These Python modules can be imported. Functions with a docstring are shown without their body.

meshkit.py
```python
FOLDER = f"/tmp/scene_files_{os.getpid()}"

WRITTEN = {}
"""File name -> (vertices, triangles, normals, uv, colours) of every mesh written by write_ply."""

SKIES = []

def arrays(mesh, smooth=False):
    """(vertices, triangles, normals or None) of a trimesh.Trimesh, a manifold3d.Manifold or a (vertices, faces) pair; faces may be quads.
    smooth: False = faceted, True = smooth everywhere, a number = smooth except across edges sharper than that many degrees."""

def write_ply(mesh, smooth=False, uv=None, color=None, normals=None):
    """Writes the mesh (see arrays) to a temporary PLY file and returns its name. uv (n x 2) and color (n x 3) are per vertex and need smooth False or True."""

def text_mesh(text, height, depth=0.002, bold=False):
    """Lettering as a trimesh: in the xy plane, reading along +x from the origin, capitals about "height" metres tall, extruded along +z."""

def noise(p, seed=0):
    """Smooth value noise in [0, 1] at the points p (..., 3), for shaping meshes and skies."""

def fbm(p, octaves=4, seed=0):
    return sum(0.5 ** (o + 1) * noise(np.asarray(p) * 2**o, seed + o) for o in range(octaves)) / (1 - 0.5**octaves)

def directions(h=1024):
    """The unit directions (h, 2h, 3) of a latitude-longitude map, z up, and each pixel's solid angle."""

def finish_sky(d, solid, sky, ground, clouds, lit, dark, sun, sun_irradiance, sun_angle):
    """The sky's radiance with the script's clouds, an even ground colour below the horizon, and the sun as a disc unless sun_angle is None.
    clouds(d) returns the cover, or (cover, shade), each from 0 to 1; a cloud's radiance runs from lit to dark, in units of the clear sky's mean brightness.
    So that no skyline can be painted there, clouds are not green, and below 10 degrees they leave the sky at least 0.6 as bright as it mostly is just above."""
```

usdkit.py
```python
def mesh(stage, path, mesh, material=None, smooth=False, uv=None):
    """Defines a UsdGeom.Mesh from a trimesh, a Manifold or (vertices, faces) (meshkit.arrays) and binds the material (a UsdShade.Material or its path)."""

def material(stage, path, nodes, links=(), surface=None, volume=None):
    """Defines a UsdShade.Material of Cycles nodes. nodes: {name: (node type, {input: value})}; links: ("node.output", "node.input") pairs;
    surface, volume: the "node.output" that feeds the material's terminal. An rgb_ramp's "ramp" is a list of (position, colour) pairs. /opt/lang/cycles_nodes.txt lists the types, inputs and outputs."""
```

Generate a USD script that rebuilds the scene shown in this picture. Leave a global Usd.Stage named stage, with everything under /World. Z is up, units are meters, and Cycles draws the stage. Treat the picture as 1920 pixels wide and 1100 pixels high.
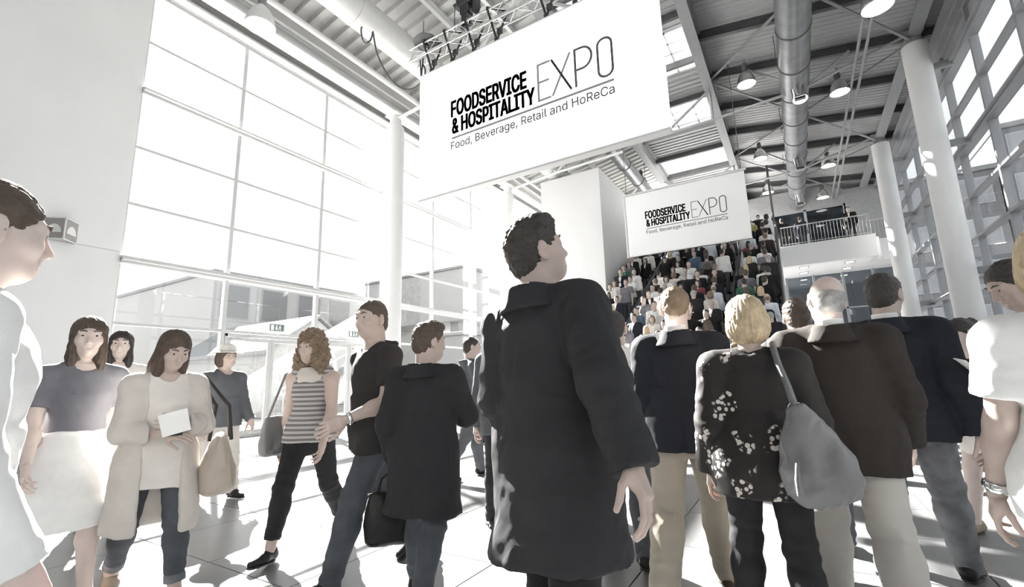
import math, random
import numpy as np, trimesh
import usdkit, meshkit
from meshkit import fbm, noise
from pxr import Usd, UsdGeom, UsdLux, UsdShade, Sdf, Gf, Vt

# ---------------------------------------------------------------- stage, camera, sky, sun, exposure
stage = Usd.Stage.CreateInMemory()
UsdGeom.SetStageUpAxis(stage, 'Z')
UsdGeom.SetStageMetersPerUnit(stage, 1.0)
stage.SetDefaultPrim(UsdGeom.Xform.Define(stage, '/World').GetPrim())
UsdGeom.Scope.Define(stage, '/World/Looks')

CAM_H, FOCAL_PX = 1.2, 871.48
YAW, PITCH, ROLL = (math.radians(a) for a in (-31.244, 10.53, -1.556))
cam = UsdGeom.Camera.Define(stage, '/World/camera')
_f = np.array([math.sin(YAW)*math.cos(PITCH), math.cos(YAW)*math.cos(PITCH), math.sin(PITCH)])
_r0 = np.array([math.cos(YAW), -math.sin(YAW), 0.]); _u0 = np.cross(_r0, _f)
_r = math.cos(ROLL)*_r0 + math.sin(ROLL)*_u0; _u = -math.sin(ROLL)*_r0 + math.cos(ROLL)*_u0
_m = Gf.Matrix4d(*[float(v) for row in ((*_r, 0), (*_u, 0), (*(-_f), 0), (0, 0, CAM_H, 1)) for v in row])
cam.AddTransformOp().Set(_m)
cam.CreateHorizontalApertureAttr(36.0); cam.CreateVerticalApertureAttr(36.0*1100/1920)
cam.CreateFocalLengthAttr(36.0*FOCAL_PX/1920)
cam.CreateClippingRangeAttr(Gf.Vec2f(0.05, 500))
EXPOSURE = 0.35
cam.CreateExposureAttr(EXPOSURE)

SKY_LEVEL, SUN_LEVEL = 1.15, 13.0
SUN_AZ, SUN_EL = 64.0, 33.0 # azimuth counted from +Y towards -X
dome = UsdLux.DomeLight.Define(stage, '/World/sky')
dome.CreateIntensityAttr(1.0)
sky = usdkit.material(stage, '/World/Looks/sky_look', {
    'tc': ('texture_coordinate', {}),
    'nz': ('noise_texture', {'scale': 2.2, 'detail': 6, 'roughness': 0.55, 'distortion': 0.4}),
    'ramp': ('rgb_ramp', {'ramp': [(0.3, (0.80, 0.84, 0.89)), (0.55, (0.96, 0.97, 0.98)), (0.75, (1.05, 1.05, 1.05))]}),
    'bg': ('background_shader', {'strength': SKY_LEVEL})},
    [('tc.generated', 'nz.vector'), ('nz.fac', 'ramp.fac'), ('ramp.color', 'bg.color')], surface='bg.background')
UsdShade.MaterialBindingAPI.Apply(dome.GetPrim()).Bind(sky)
sun = UsdLux.DistantLight.Define(stage, '/World/sun')
sun.CreateNormalizeAttr(True); sun.CreateIntensityAttr(SUN_LEVEL); sun.CreateAngleAttr(0.6); sun.CreateColorAttr(Gf.Vec3f(1.0, 0.97, 0.93))
sun.AddRotateXYZOp().Set(Gf.Vec3f(90.0 - SUN_EL, 0, 180 + SUN_AZ))

# ---------------------------------------------------------------- helpers: naming, meshes, materials
COUNT = {}
def numbered(parent, name):
    k = COUNT.get((parent, name), 0); COUNT[(parent, name)] = k + 1
    return f'{parent}/{name}' + (f'_{k:03d}' if k else '')
def props(prim, label=None, cat=None, group=None, kind=None):
    for k, v in (('label', label), ('category', cat), ('group', group), ('kind', kind)):
        if v: prim.SetCustomDataByKey(k, v)
    return prim
def thing(name, label=None, cat=None, loc=(0, 0, 0), rotz=0., group=None, kind=None, scale=1.):
    x = UsdGeom.Xform.Define(stage, numbered('/World', name))
    x.AddTranslateOp().Set(Gf.Vec3d(*map(float, loc))); x.AddRotateZOp().Set(float(rotz))
    if scale != 1.: x.AddScaleOp().Set(Gf.Vec3f(scale, scale, scale))
    return str(props(x.GetPrim(), label, cat, group, kind).GetPath())
def obj(name, mesh, mat, parent='/World', smooth=False, label=None, cat=None, group=None, kind=None):
    p = numbered(parent, name)
    m = usdkit.mesh(stage, p, mesh, mat, smooth=smooth)
    props(m.GetPrim(), label, cat, group, kind)
    return p
def copy_of(src, name, label, loc, rotz, scale=1.):
    s = stage.GetPrimAtPath(src); was = s.GetCustomData()
    x = UsdGeom.Xform.Define(stage, numbered('/World', name)); p = x.GetPrim()
    p.GetReferences().AddInternalReference(src); p.SetInstanceable(True)
    x.ClearXformOpOrder()
    x.AddTranslateOp().Set(Gf.Vec3d(*map(float, loc))); x.AddRotateZOp().Set(float(rotz))
    if scale != 1.: x.AddScaleOp().Set(Gf.Vec3f(scale, scale, scale))
    props(p, label or was.get('label'), was.get('category'), was.get('group'))
    return str(p.GetPath())
def box(x0, x1, y0, y1, z0, z1):
    m = trimesh.creation.box((x1-x0, y1-y0, z1-z0)); m.apply_translation(((x0+x1)/2, (y0+y1)/2, (z0+z1)/2)); return m
def cbox(x0, x1, y0, y1, z0, z1, c=.01):
    """box with chamfered edges"""
    v = []
    for s in ((c, c, 0), (c, 0, c), (0, c, c)):
        for i in range(8):
            q = [(x0, x1)[i & 1], (y0, y1)[i >> 1 & 1], (z0, z1)[i >> 2 & 1]]
            v.append([q[k] + s[k]*(1 if not (i >> k & 1) else -1) for k in range(3)])
    return trimesh.convex.convex_hull(np.array(v))
def cat(*ms):
    out = []
    for m in ms: out += m if isinstance(m, (list, tuple)) else [m]
    return trimesh.util.concatenate(out)
def tube(pts, r, n=10, cap=True):
    p = np.asarray(pts, float); r = np.broadcast_to(r, (len(p),))
    t = np.gradient(p, axis=0); t /= np.linalg.norm(t, axis=1, keepdims=True)
    a = np.cross(t[0], [0, 0, 1.] if abs(t[0][2]) < .9 else [1., 0, 0]); a /= np.linalg.norm(a)
    V = []
    for i in range(len(p)):
        a = a - t[i]*(a @ t[i]); a /= np.linalg.norm(a); b = np.cross(t[i], a)
        w = np.arange(n)*2*np.pi/n
        V.append(p[i] + r[i]*(np.cos(w)[:, None]*a + np.sin(w)[:, None]*b))
    V = np.vstack(V); F = []
    for i in range(len(p)-1):
        for j in range(n):
            k = (j+1) % n; F += [[i*n+j, i*n+k, (i+1)*n+k], [i*n+j, (i+1)*n+k, (i+1)*n+j]]
    if cap:
        e = (len(p)-1)*n
        for j in range(1, n-1): F += [[0, j+1, j], [e, e+j, e+j+1]]
    return trimesh.Trimesh(V, F, process=False)
def bar(a, b, w, h, up=(0, 0, 1)):
    """rectangular bar from a to b; w across, h along up"""
    a, b = np.array(a, float), np.array(b, float); d = b-a; L = np.linalg.norm(d); d /= L
    up = np.array(up, float); s = np.cross(d, up); s /= np.linalg.norm(s); up = np.cross(s, d)
    m = trimesh.creation.box((w, L, h)); M = np.eye(4); M[:3, 0] = s; M[:3, 1] = d; M[:3, 2] = up; M[:3, 3] = (a+b)/2
    m.apply_transform(M); return m
def lathe(prof, n=24, loc=(0, 0, 0)):
    pr_ = np.asarray(prof, float); w = np.arange(n)*2*np.pi/n
    V = np.stack([np.outer(pr_[:, 0], np.cos(w)), np.outer(pr_[:, 0], np.sin(w)), np.repeat(pr_[:, 1:], n, 1)], -1).reshape(-1, 3)
    F = []
    for i in range(len(pr_)-1):
        for j in range(n):
            k = (j+1) % n; F += [[i*n+j, i*n+k, (i+1)*n+k], [i*n+j, (i+1)*n+k, (i+1)*n+j]]
    return trimesh.Trimesh(V+np.array(loc), F, process=False)
def mat(name, col, rough=.6, metal=0., bump=0., bscale=200., var=0., vscale=6., **kw):
    """principled surface with slight procedural tone variation and fine relief"""
    nodes = {'tc': ('texture_coordinate', {}), 'p': ('principled_bsdf', {'base_color': col, 'roughness': rough, 'metallic': metal, **kw})}
    links = []
    if var:
        nodes['n'] = ('noise_texture', {'scale': vscale, 'detail': 4})
        nodes['r'] = ('rgb_ramp', {'ramp': [(.3, tuple(max(0, c*(1-var)) for c in col)), (.7, tuple(min(1, c*(1+var)) for c in col))]})
        links += [('tc.object', 'n.vector'), ('n.fac', 'r.fac'), ('r.color', 'p.base_color')]
    if bump:
        nodes['bn'] = ('noise_texture', {'scale': bscale, 'detail': 3})
        nodes['b'] = ('bump', {'strength': bump, 'distance': .01})
        links += [('tc.object', 'bn.vector'), ('bn.fac', 'b.height'), ('b.normal', 'p.normal')]
    return usdkit.material(stage, '/World/Looks/' + name, nodes, links, surface='p.BSDF')
def emit(name, col, s):
    return usdkit.material(stage, '/World/Looks/' + name, {'e': ('emission', {'color': col, 'strength': s})}, surface='e.emission')
def pane_mat(name, tint, rough=.0, f0=.05):
    """clear pane: passes light straight through, mirrors a little, more at a slant"""
    return usdkit.material(stage, '/World/Looks/' + name, {
        't': ('transparent_bsdf', {'color': tint}), 'g': ('glossy_bsdf', {'color': (.9, .92, .95), 'roughness': rough}),
        'w': ('layer_weight', {'blend': .5}), 'r': ('rgb_ramp', {'ramp': [(0, (f0,)*3), (.55, (f0*1.3,)*3), (.75, (f0+.05,)*3), (.9, (f0+.15,)*3), (1, (.6,)*3)]}), 'm': ('mix_closure', {})},
        [('w.facing', 'r.fac'), ('r.color', 'm.fac'), ('t.BSDF', 'm.closure1'), ('g.BSDF', 'm.closure2')], surface='m.closure')

# ---------------------------------------------------------------- materials of the building
M_white = mat('white_paint', (.72, .72, .715), .5, var=.02, vscale=1.2)
M_wall = mat('white_plaster', (.83, .83, .825), .6, var=.03, vscale=.7, bump=.05, bscale=60)
M_frame = mat('white_facade_metal', (.60, .595, .59), .4)
M_frame_r = mat('grey_facade_metal', (.27, .275, .285), .4, var=.04)
M_tile = [mat(f'floor_tile_{i}', tuple(c*k for c in (.20, .20, .203)), .3, var=.06, vscale=3., bump=.02, bscale=12) for i, k in enumerate((1., .95, 1.04))]
M_grout = mat('floor_grout', (.17, .17, .17), .8)
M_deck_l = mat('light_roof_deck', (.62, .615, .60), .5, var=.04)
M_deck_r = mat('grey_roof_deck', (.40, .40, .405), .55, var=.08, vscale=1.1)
M_steel = mat('grey_painted_steel', (.28, .285, .29), .45, var=.05)
M_steel_d = mat('dark_steel', (.12, .12, .125), .5, var=.1)
M_steel_l = mat('pale_painted_steel', (.72, .715, .71), .4)
M_zinc = mat('galvanised_sheet', (.27, .275, .285), .38, metal=.55, var=.2, vscale=2.5)
M_zinc_l = mat('white_duct_sheet', (.74, .735, .72), .4, metal=.2, var=.04)
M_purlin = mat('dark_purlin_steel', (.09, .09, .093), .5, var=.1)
M_rod = mat('pale_grey_rods', (.42, .42, .425), .4)
M_alu = mat('aluminium', (.72, .72, .72), .3, metal=.9)
M_chrome = mat('bright_metal', (.8, .8, .8), .18, metal=1.)
M_black = mat('black_plastic', (.025, .025, .027), .45, var=.1)
M_glass = pane_mat('facade_glass', (.97, .98, .98))
M_glass_r = pane_mat('facade_glass_tinted', (.92, .94, .95))
M_glass_d = pane_mat('dark_glass', (.42, .45, .48))
M_lampglow = emit('lamp_glow', (1., .98, .94), 6.)

XL, XR = -11.8, 5.15
# ---------------------------------------------------------------- floor: single tiles near the camera, a joined field beyond
fl = thing('floor', 'large pale polished stone floor tiles with thin dark joints, in bands of sun', None, kind='structure')
obj('slab', box(XL-.3, XR+.3, -8, 31, -.3, -.012), M_grout, fl)
TS, rest = .9, []
rng = random.Random(5)
spots = []
for i in range(19):
    for j in range(44):
        x0, y0 = XL + i*TS, -8 + j*TS
        x1 = min(x0+TS, XR)
        cx, cy = (x0+x1)/2, y0+TS/2
        fwd = cx*_f[0] + cy*_f[1]; side = cx*_r[0] + cy*_r[1]
        seen = fwd > .9 and abs(side) < fwd*1.2 + .5
        spots.append((fwd if seen else 1e3 + fwd*fwd, x0, x1, y0))
spots.sort()
for k, (d, x0, x1, y0) in enumerate(spots):
    g = .0028
    m = cbox(x0+g, x1-g, y0+g, y0+TS-g, -.02, rng.uniform(-.0006, .0006), .0025)
    if k < 250: obj('tile', m, M_tile[rng.choice((0, 0, 1, 2))], fl)
    else: rest.append(m)
obj('distant_tiling', cat(rest), M_tile[0], fl, kind='stuff')

# ---------------------------------------------------------------- left glass front
def facade(name, label, x, ys, zs, heavy, mf, mp, into, door_bays=(), deep=.08, wide=.035, infill=()):
    """glazed wall in the plane x: mullions at ys, transoms at zs, one pane per bay; into: +1 if the room lies towards +x"""
    w = thing(name, label, None, kind='structure')
    for y in ys: obj('mullion', cbox(*sorted((x-into*.06, x+into*deep)), y-wide, y+wide, 0, zs[-1]+.1, .006), mf, w)
    for i, z in enumerate(zs):
        if i in heavy:
            a, b = sorted((x-into*.06, x+into*.20))
            obj('transom', cat(cbox(a, b, ys[0], ys[-1], z-.08, z+.08, .01), cbox(min(x, x+into*.3), max(x, x+into*.3), ys[0], ys[-1], z-.02, z+.02, .006)), mf, w)
        else:
            obj('transom', cbox(x-.055, x+.075, ys[0], ys[-1], z-.03, z+.03, .006) if deep < .1 else cbox(x-deep-.01, x+.06, ys[0], ys[-1], z-.04, z+.04, .006), mf, w)
    zz = [0.0] + list(zs)
    for a, b in zip(ys[:-1], ys[1:]):
        for i in range(len(zz)-1):
            if i == 0 and (a in door_bays): continue
            if i == len(zz)-2 and a in infill: obj('infill_panel', box(x-.03, x+.03, a+.03, b-.03, zz[i]+.02, zz[i+1]-.02), mf, w); continue
            obj('pane', box(x-.012, x+.012, a+.03, b-.03, zz[i]+.02, zz[i+1]-.02), mp, w)
    return w
YL = [3.72]+[5.89+2.52*i for i in range(9)]
ZL = [2.55, 3.86, 5.11, 6.40, 7.70, 8.96, 10.22]
facade('window_1', 'tall white framed glass front on the sunny side of the hall', XL, YL, ZL, (1, 4), M_frame, M_glass, 1, (YL[1], YL[2]), wide=.045)
obj('sill', cbox(XL-.1, XL+.1, YL[0], YL[-1], 0, .09, .01), M_frame, '/World/window_1')
for bay in (1, 2):
    y0, y1 = YL[bay]+.05, YL[bay+1]-.05; ym = (y0+y1)/2
    d = thing(f'door_{bay}', f'white framed double glass door in the glass front, {"below the nearer exit sign" if bay == 1 else "behind the man in the black polo shirt"}', None, kind='structure')
    obj('door_frame', cat(cbox(XL-.07, XL+.09, y0, y0+.07, 0, 2.5), cbox(XL-.07, XL+.09, y1-.07, y1, 0, 2.5), cbox(XL-.07, XL+.09, y0, y1, 2.42, 2.5)), M_frame, d)
    for a, b in ((y0+.08, ym-.005), (ym+.005, y1-.08)):
        lf = obj('leaf', cat(cbox(XL-.03, XL+.04, a, a+.09, .02, 2.41), cbox(XL-.03, XL+.04, b-.09, b, .02, 2.41), cbox(XL-.03, XL+.04, a+.09, b-.09, 2.32, 2.41), cbox(XL-.03, XL+.04, a+.09, b-.09, .02, .17)), M_frame, d)
        obj('pane', box(XL-.006, XL+.006, a+.09, b-.09, .17, 2.32), M_glass, lf)
        hy = b-.15 if a < ym-.1 else a+.15
        obj('pull_handle', tube([(XL+.04, hy, .95), (XL+.1, hy, .97), (XL+.1, hy, 1.33), (XL+.04, hy, 1.35)], .013, 8), M_alu, lf, smooth=40)
    obj('door_closer', cat(cbox(XL+.04, XL+.1, y0+.14, y0+.5, 2.33, 2.39), bar((XL+.08, y0+.3, 2.41), (XL+.12, y0+.72, 2.45), .025, .015)), M_frame, d)

# ---------------------------------------------------------------- solid walls
w = thing('wall_left', 'plain white wall at the left of the glass front', None, kind='structure')
obj('panel', box(XL-.4, XL+.14, -8, 3.72, 4.02, 13.), M_wall, w)
obj('panel', box(XL-.4, XL+.14, -8, 3.72, 0, 4.005), M_wall, w)
obj('joint', box(XL-.4, XL+.125, -8, 3.715, 4.0, 4.03), M_frame, w)
obj('wall_rear', box(XL-.4, XR+.4, -8.3, -8, 0, 13.5), M_wall, kind='structure', label='white wall behind the viewer')
obj('wall_far', cat(box(XL-.4, -6.7, 26.2, 26.5, 0, 13), box(-6.7, 5.6, 33.5, 33.8, 0, 13.5)), mat('far_wall', (.42, .42, .42), .6, var=.08, vscale=.6), kind='structure', label='grey end wall of the hall behind the balcony')

# ---------------------------------------------------------------- right glass front
YR = [16.35+2.57*i for i in range(-9, 8)]
ZR = [1.25, 2.55, 3.86, 5.08, 6.30, 7.72, 8.98, 10.22, 11.1]
facade('window_2', 'tall grey framed glass front on the shaded side of the hall', XR, YR, ZR, (2, 5, 7), M_frame_r, M_glass_r, -1, deep=.13, wide=.05, infill=[y for y in YR if y < 18])
obj('sill', cbox(XR-.1, XR+.1, YR[0], YR[-1], 0, .09, .01), M_frame_r, '/World/window_2')

# ---------------------------------------------------------------- roof
X0, X1, ZRIDGE = -5.3, -1.7, 12.55          # ridge strip with rooflights between two girders
def roof_z(x):
    return ZRIDGE - (.15*(x-X1) if x > X1 else .19*(X0-x) if x < X0 else 0.)
cl = thing('ceiling', 'sheet metal roof on steel purlins with rooflights along the middle', None, kind='structure')
def corrugated(x0, x1, y0, y1, pitch, depth, flat=.5):
    ys, zs, y = [], [], y0
    while y < y1:
        ys += [y, y+pitch*flat*.86, y+pitch*(flat*.86+.07), y+pitch*.93]; zs += [0, 0, depth, depth]; y += pitch
    n = len(ys); V = []
    for x in (x0, x1):
        for dz in (0, .03): V += [(x, ys[i], roof_z(x)+zs[i]+dz) for i in range(n)]
    F = []
    for i in range(n-1):
        F += [[i, 2*n+i, 2*n+i+1], [i, 2*n+i+1, i+1], [n+i, n+i+1, 3*n+i+1], [n+i, 3*n+i+1, 3*n+i]]
    return trimesh.Trimesh(V, F, process=False)
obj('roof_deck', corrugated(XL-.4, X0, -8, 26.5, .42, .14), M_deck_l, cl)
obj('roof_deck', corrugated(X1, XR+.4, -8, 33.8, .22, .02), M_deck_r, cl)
# ridge strip: deck bays alternate with rooflights
for k in range(9):
    y0 = -6.0 + 4.6*k; a, b, c = y0, y0+2.2, y0+4.6
    obj('roof_deck', cat(box(X0, X1, a, b, ZRIDGE, ZRIDGE+.05), *[box(X0, X1, a+.2+.3*q, a+.26+.3*q, ZRIDGE-.05, ZRIDGE) for q in range(7)]), M_deck_r, cl)
    obj('skylight_frame', cat(*[box(X0, X1, q-.03, q+.03, ZRIDGE-.02, ZRIDGE+.1) for q in (b+.03, b+.62, b+1.2, b+1.8, c-.03)], *[box(q-.03, q+.03, b, c, ZRIDGE-.02, ZRIDGE+.1) for q in np.linspace(X0+.03, X1-.03, 5)]), M_steel_l, cl)
    for q in range(4):
        obj('skylight_pane', box(X0+.9*q+.03, X0+.9*q+.87, b, c, ZRIDGE+.03, ZRIDGE+.045), M_glass, cl)
for x in (X0, X1):       # ridge girders
    obj('girder', cat(box(x-.16, x+.16, -8, 33.5, ZRIDGE-.85, ZRIDGE-.81), box(x-.16, x+.16, -8, 33.5, ZRIDGE-.1, ZRIDGE-.05), box(x-.05, x+.05, -8, 33.5, ZRIDGE-.82, ZRIDGE-.08)), M_steel if x == X1 else M_steel, cl)
for k in range(16):      # purlins of the shaded half, I-sections
    y = -7.3 + 2.5*k
    for xa, xb in ((X1+.05, XR+.1),):
        za, zb = roof_z(xa)-.02, roof_z(xb)-.02
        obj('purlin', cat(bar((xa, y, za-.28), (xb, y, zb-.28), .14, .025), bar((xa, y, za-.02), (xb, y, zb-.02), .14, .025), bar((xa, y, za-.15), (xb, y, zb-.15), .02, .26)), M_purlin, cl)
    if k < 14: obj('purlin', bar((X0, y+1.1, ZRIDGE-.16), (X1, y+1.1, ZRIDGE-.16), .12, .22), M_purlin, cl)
# eaves beams, pipes along the left half
ez = roof_z(XL)
obj('eaves_beam', cat(box(XL-.1, XL+.1, 3.7, 26.2, 10.26, ez-.02), box(XL-.1, XL+.34, 3.7, 26.2, 10.30, 10.36)), M_steel_l, cl)
obj('eaves_beam', cat(box(XL+.62, XL+.98, -8, 26.2, 10.72, 10.76), box(XL+.76, XL+.82, -8, 26.2, 10.4, ez+.14), box(XL+.58, XL+1.02, -8, 26.2, 10.36, 10.42)), M_steel_l, cl)
obj('eaves_beam', cat(box(XR-.3, XR+.1, -8, 33.5, 11.1, 11.5), box(XR-.5, XR-.3, -8, 33.5, 11.22, 11.3)), M_frame_r, cl)
for x in (4.2,):
    obj('edge_beam', cat(box(x-.18, x+.18, -8, 33.5, 11.32, 11.36), box(x-.04, x+.04, -8, 33.5, 11.34, 11.7)), M_steel, cl)
for x, z, r in ((-10.15, 10.62, .085), (-10.75, 10.75, .05)):
    obj('pipe', tube([(x, -8, z), (x, 26, z)], r, 12), M_steel_l, cl, smooth=40)
for x in (2.68, 2.9):
    obj('pipe', tube([(x, -8, 11.0), (x, 33, 11.0)], .045, 10), M_steel, cl, smooth=40)
for k in range(10):       # purlins of the light half, along the hall
    if k < 3:
        x = (-6.6, -7.9, -9.6)[k]
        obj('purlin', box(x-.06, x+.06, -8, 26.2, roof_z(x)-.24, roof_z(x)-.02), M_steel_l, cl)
for k in range(5):        # trussed rods from the column heads towards the middle
    y = 2.67 + 7.47*k
    for (xa, za), (xb, zb) in (((4.2, 11.55), (1.3, 10.75)), ((1.3, 10.75), (-1.7, 10.55)), ((-1.7, 10.55), (-3.5, 10.5)), ((-3.5, 10.5), (-5.3, 10.55)), ((1.3, 10.75), (-.4, 12.1)), ((1.3, 10.75), (2.6, 11.6)), ((-1.7, 10.55), (-1.7, 11.7)), ((-3.5, 10.5), (-1.75, 11.75)), ((-3.5, 10.5), (-5.25, 11.75))):
        obj('tie_rod', tube([(xa, y, za), (xb, y, zb)], .05, 8), M_rod, cl, smooth=40)
    if y < 26:
        for (xa, za), (xb, zb) in (((-11.1, 10.2), (-8.4, 10.45)), ((-8.4, 10.45), (-5.3, 10.55)), ((-8.4, 10.45), (-6.8, 12.0)), ((-8.4, 10.45), (-9.8, 11.4))):
            obj('tie_rod', tube([(xa, y+.5, za), (xb, y+.5, zb)], .06, 8), M_steel_l, cl, smooth=40)
    for (xa, ya), (xb, yb) in (((X1, y), (4.2, y+7.47)), ((4.2, y), (X1, y+7.47))):      # wind bracing under the roof
        obj('brace', bar((xa, ya, roof_z(xa)-.42), (xb, yb, roof_z(xb)-.42), .08, .05), M_steel, cl)

# ---------------------------------------------------------------- columns
def column(x, y, z, r, label, my):
    c = thing('column', label, None, (x, y, 0), kind='structure')
    obj('shaft', lathe([(0, 0), (r, 0), (r, z-.5), (r*.97, z-.46), (0, z-.46)], 40), M_white, c, smooth=40)
    obj('column_head', cat(lathe([(0, z-.5), (r*.8, z-.48), (r*.62, z-.12), (r*.62, z), (0, z)], 24), box(-.3, .3, -.22, .22, z-.03, z+.02)), M_steel if x > 0 else M_steel_l, c, smooth=30)
    for zz in (3.86, 7.7, 10.22) if x > 0 else (3.86, 7.7):
        a, b = (r*.8, XR-x-.15) if x > 0 else (XL-x+.15, -r*.8)
        obj('bracket', cbox(a, b, -.06, .06, zz-.1, zz+.1, .008), my, c)
for y, l in ((10.66, 'round white column in front of the left glass front, nearest the viewer'), (18.0, 'round white column in front of the left glass front, beside the square white pillar')):
    column(-11.02, y, 10.36, .3, l, M_frame)
for y, l in ((10.17, 'round white column by the right glass front, outside the frame'), (17.64, 'round white column by the right glass front, the tallest in view'), (25.1, 'round white column by the right glass front, second from the viewer'), (32.4, 'round white column by the right glass front, on the balcony')):
    column(4.2, y, 11.55, .33, l, M_frame_r)
sp = thing('pillar', 'large square white boxed pillar between the glass front and the stairs', None, kind='structure')
obj('casing', cbox(-9.48, -6.57, 18.5, 22.4, 0, 10.35, .015), M_white, sp)
obj('plinth', cbox(-9.5, -6.55, 18.48, 22.42, 0, .12, .01), M_frame, sp)

# ---------------------------------------------------------------- balcony
bal = thing('balcony', 'white fronted balcony at the end of the hall', None, kind='structure')
BY, BZ, SY_TOP = 26.0, 7.2, 24.48
obj('front', cbox(-.15, 3.62, BY, BY+.25, 6.28, 7.32, .015), M_white, bal)
obj('front', cbox(3.62, XR-.1, BY+1.2, BY+1.45, 6.28, 7.32, .015), M_white, bal)
obj('slab', cat(box(-.15, 3.75, BY+.2, 33.5, 6.285, 7.2), box(3.62, XR-.1, BY+1.4, 33.5, 6.28, 7.2), box(-6.6, -.15, SY_TOP, 33.5, 6.6, 7.2)), M_wall, bal)
obj('return', cbox(3.42, 3.62, BY+.2, BY+1.4, 6.28, 7.32, .01), M_white, bal)
for x, y in ((.74, 26.6), (2.58, 26.6), (.74, 28.1), (2.58, 28.2), (.74, 30.2), (2.58, 30.2)):
    s = thing('ceiling_light', f'small square downlight under the balcony, {"front" if y < 27 else "second" if y < 29 else "rear"} row, {"by stairs" if x < 1 else "by glass front"}', 'light', (x, y, 6.28), group='downlights under the balcony')
    obj('trim_ring', cat(box(-.2, .2, -.2, -.16, -.03, 0), box(-.2, .2, .16, .2, -.03, 0), box(-.2, -.16, -.16, .16, -.03, 0), box(.16, .2, -.16, .16, -.03, 0)), M_alu, s)
    obj('diffuser', box(-.16, .16, -.16, .16, -.02, 0), M_lampglow, s)
# glazed screen under the balcony
gs = thing('window_3', 'dark glazed screen under the balcony', None, kind='structure')
for x in np.linspace(-.1, XR-.15, 5): obj('mullion', cbox(x-.05, x+.05, 29.2, 29.32, 0, 6.28, .006), M_frame_r, gs)
for z in (2.6, 4.4): obj('transom', cbox(-.1, XR-.15, 29.2, 29.3, z-.04, z+.04, .006), M_frame_r, gs)
for i, x in enumerate(np.linspace(-.1, XR-.15, 5)[:-1]):
    for z0, z1 in ((0, 2.56), (2.64, 4.36), (4.44, 6.25)): obj('pane', box(x+.05, x+1.2, 29.24, 29.26, z0, z1), M_glass_d, gs)
# back of the upper floor
gu = thing('window_4', 'glazed partition at the back of the balcony', None, kind='structure')
for x in np.linspace(-2.5, 3.2, 4): obj('mullion', cbox(x-.07, x+.07, 31.4, 31.55, 7.2, 10.6, .006), M_steel, gu)
for z in (8.4, 10.55): obj('transom', cbox(-2.5, 3.2, 31.4, 31.55, z-.05, z+.05, .006), M_steel, gu)
for i, x in enumerate(np.linspace(-2.5, 3.2, 4)[:-1]): obj('pane', box(x+.07, x+1.83, 31.46, 31.48, 7.2, 10.5), M_glass_d, gu)
obj('wall_upper', cat(box(3.2, 5.1, 31.4, 31.6, 7.2, 11.4), box(-6.6, -2.5, 31.4, 31.6, 7.2, 11.4), box(-2.5, 3.2, 31.4, 31.6, 10.6, 11.9)), mat('upper_wall_grey', (.30, .30, .305), .6, var=.06), kind='structure', label='grey wall around the glazed partition at the back of the balcony')
cp = thing('post', 'pale flat post beside the top of the right escalator', None, (-.42, 26.3, 7.2), kind='structure')
obj('shaft', cbox(-.5, .05, -.15, .15, 0, 1.9, .01), mat('pale_grey_panel', (.55, .55, .56), .5), cp)
obj('dark_post', cbox(.10, .20, -.06, .06, 0, 4.6, .01), M_purlin, cp)
M_rail = mat('railing_steel', (.40, .40, .405), .4)
rl = thing('railing', 'steel balcony railing with thin upright bars', 'railing')
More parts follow.
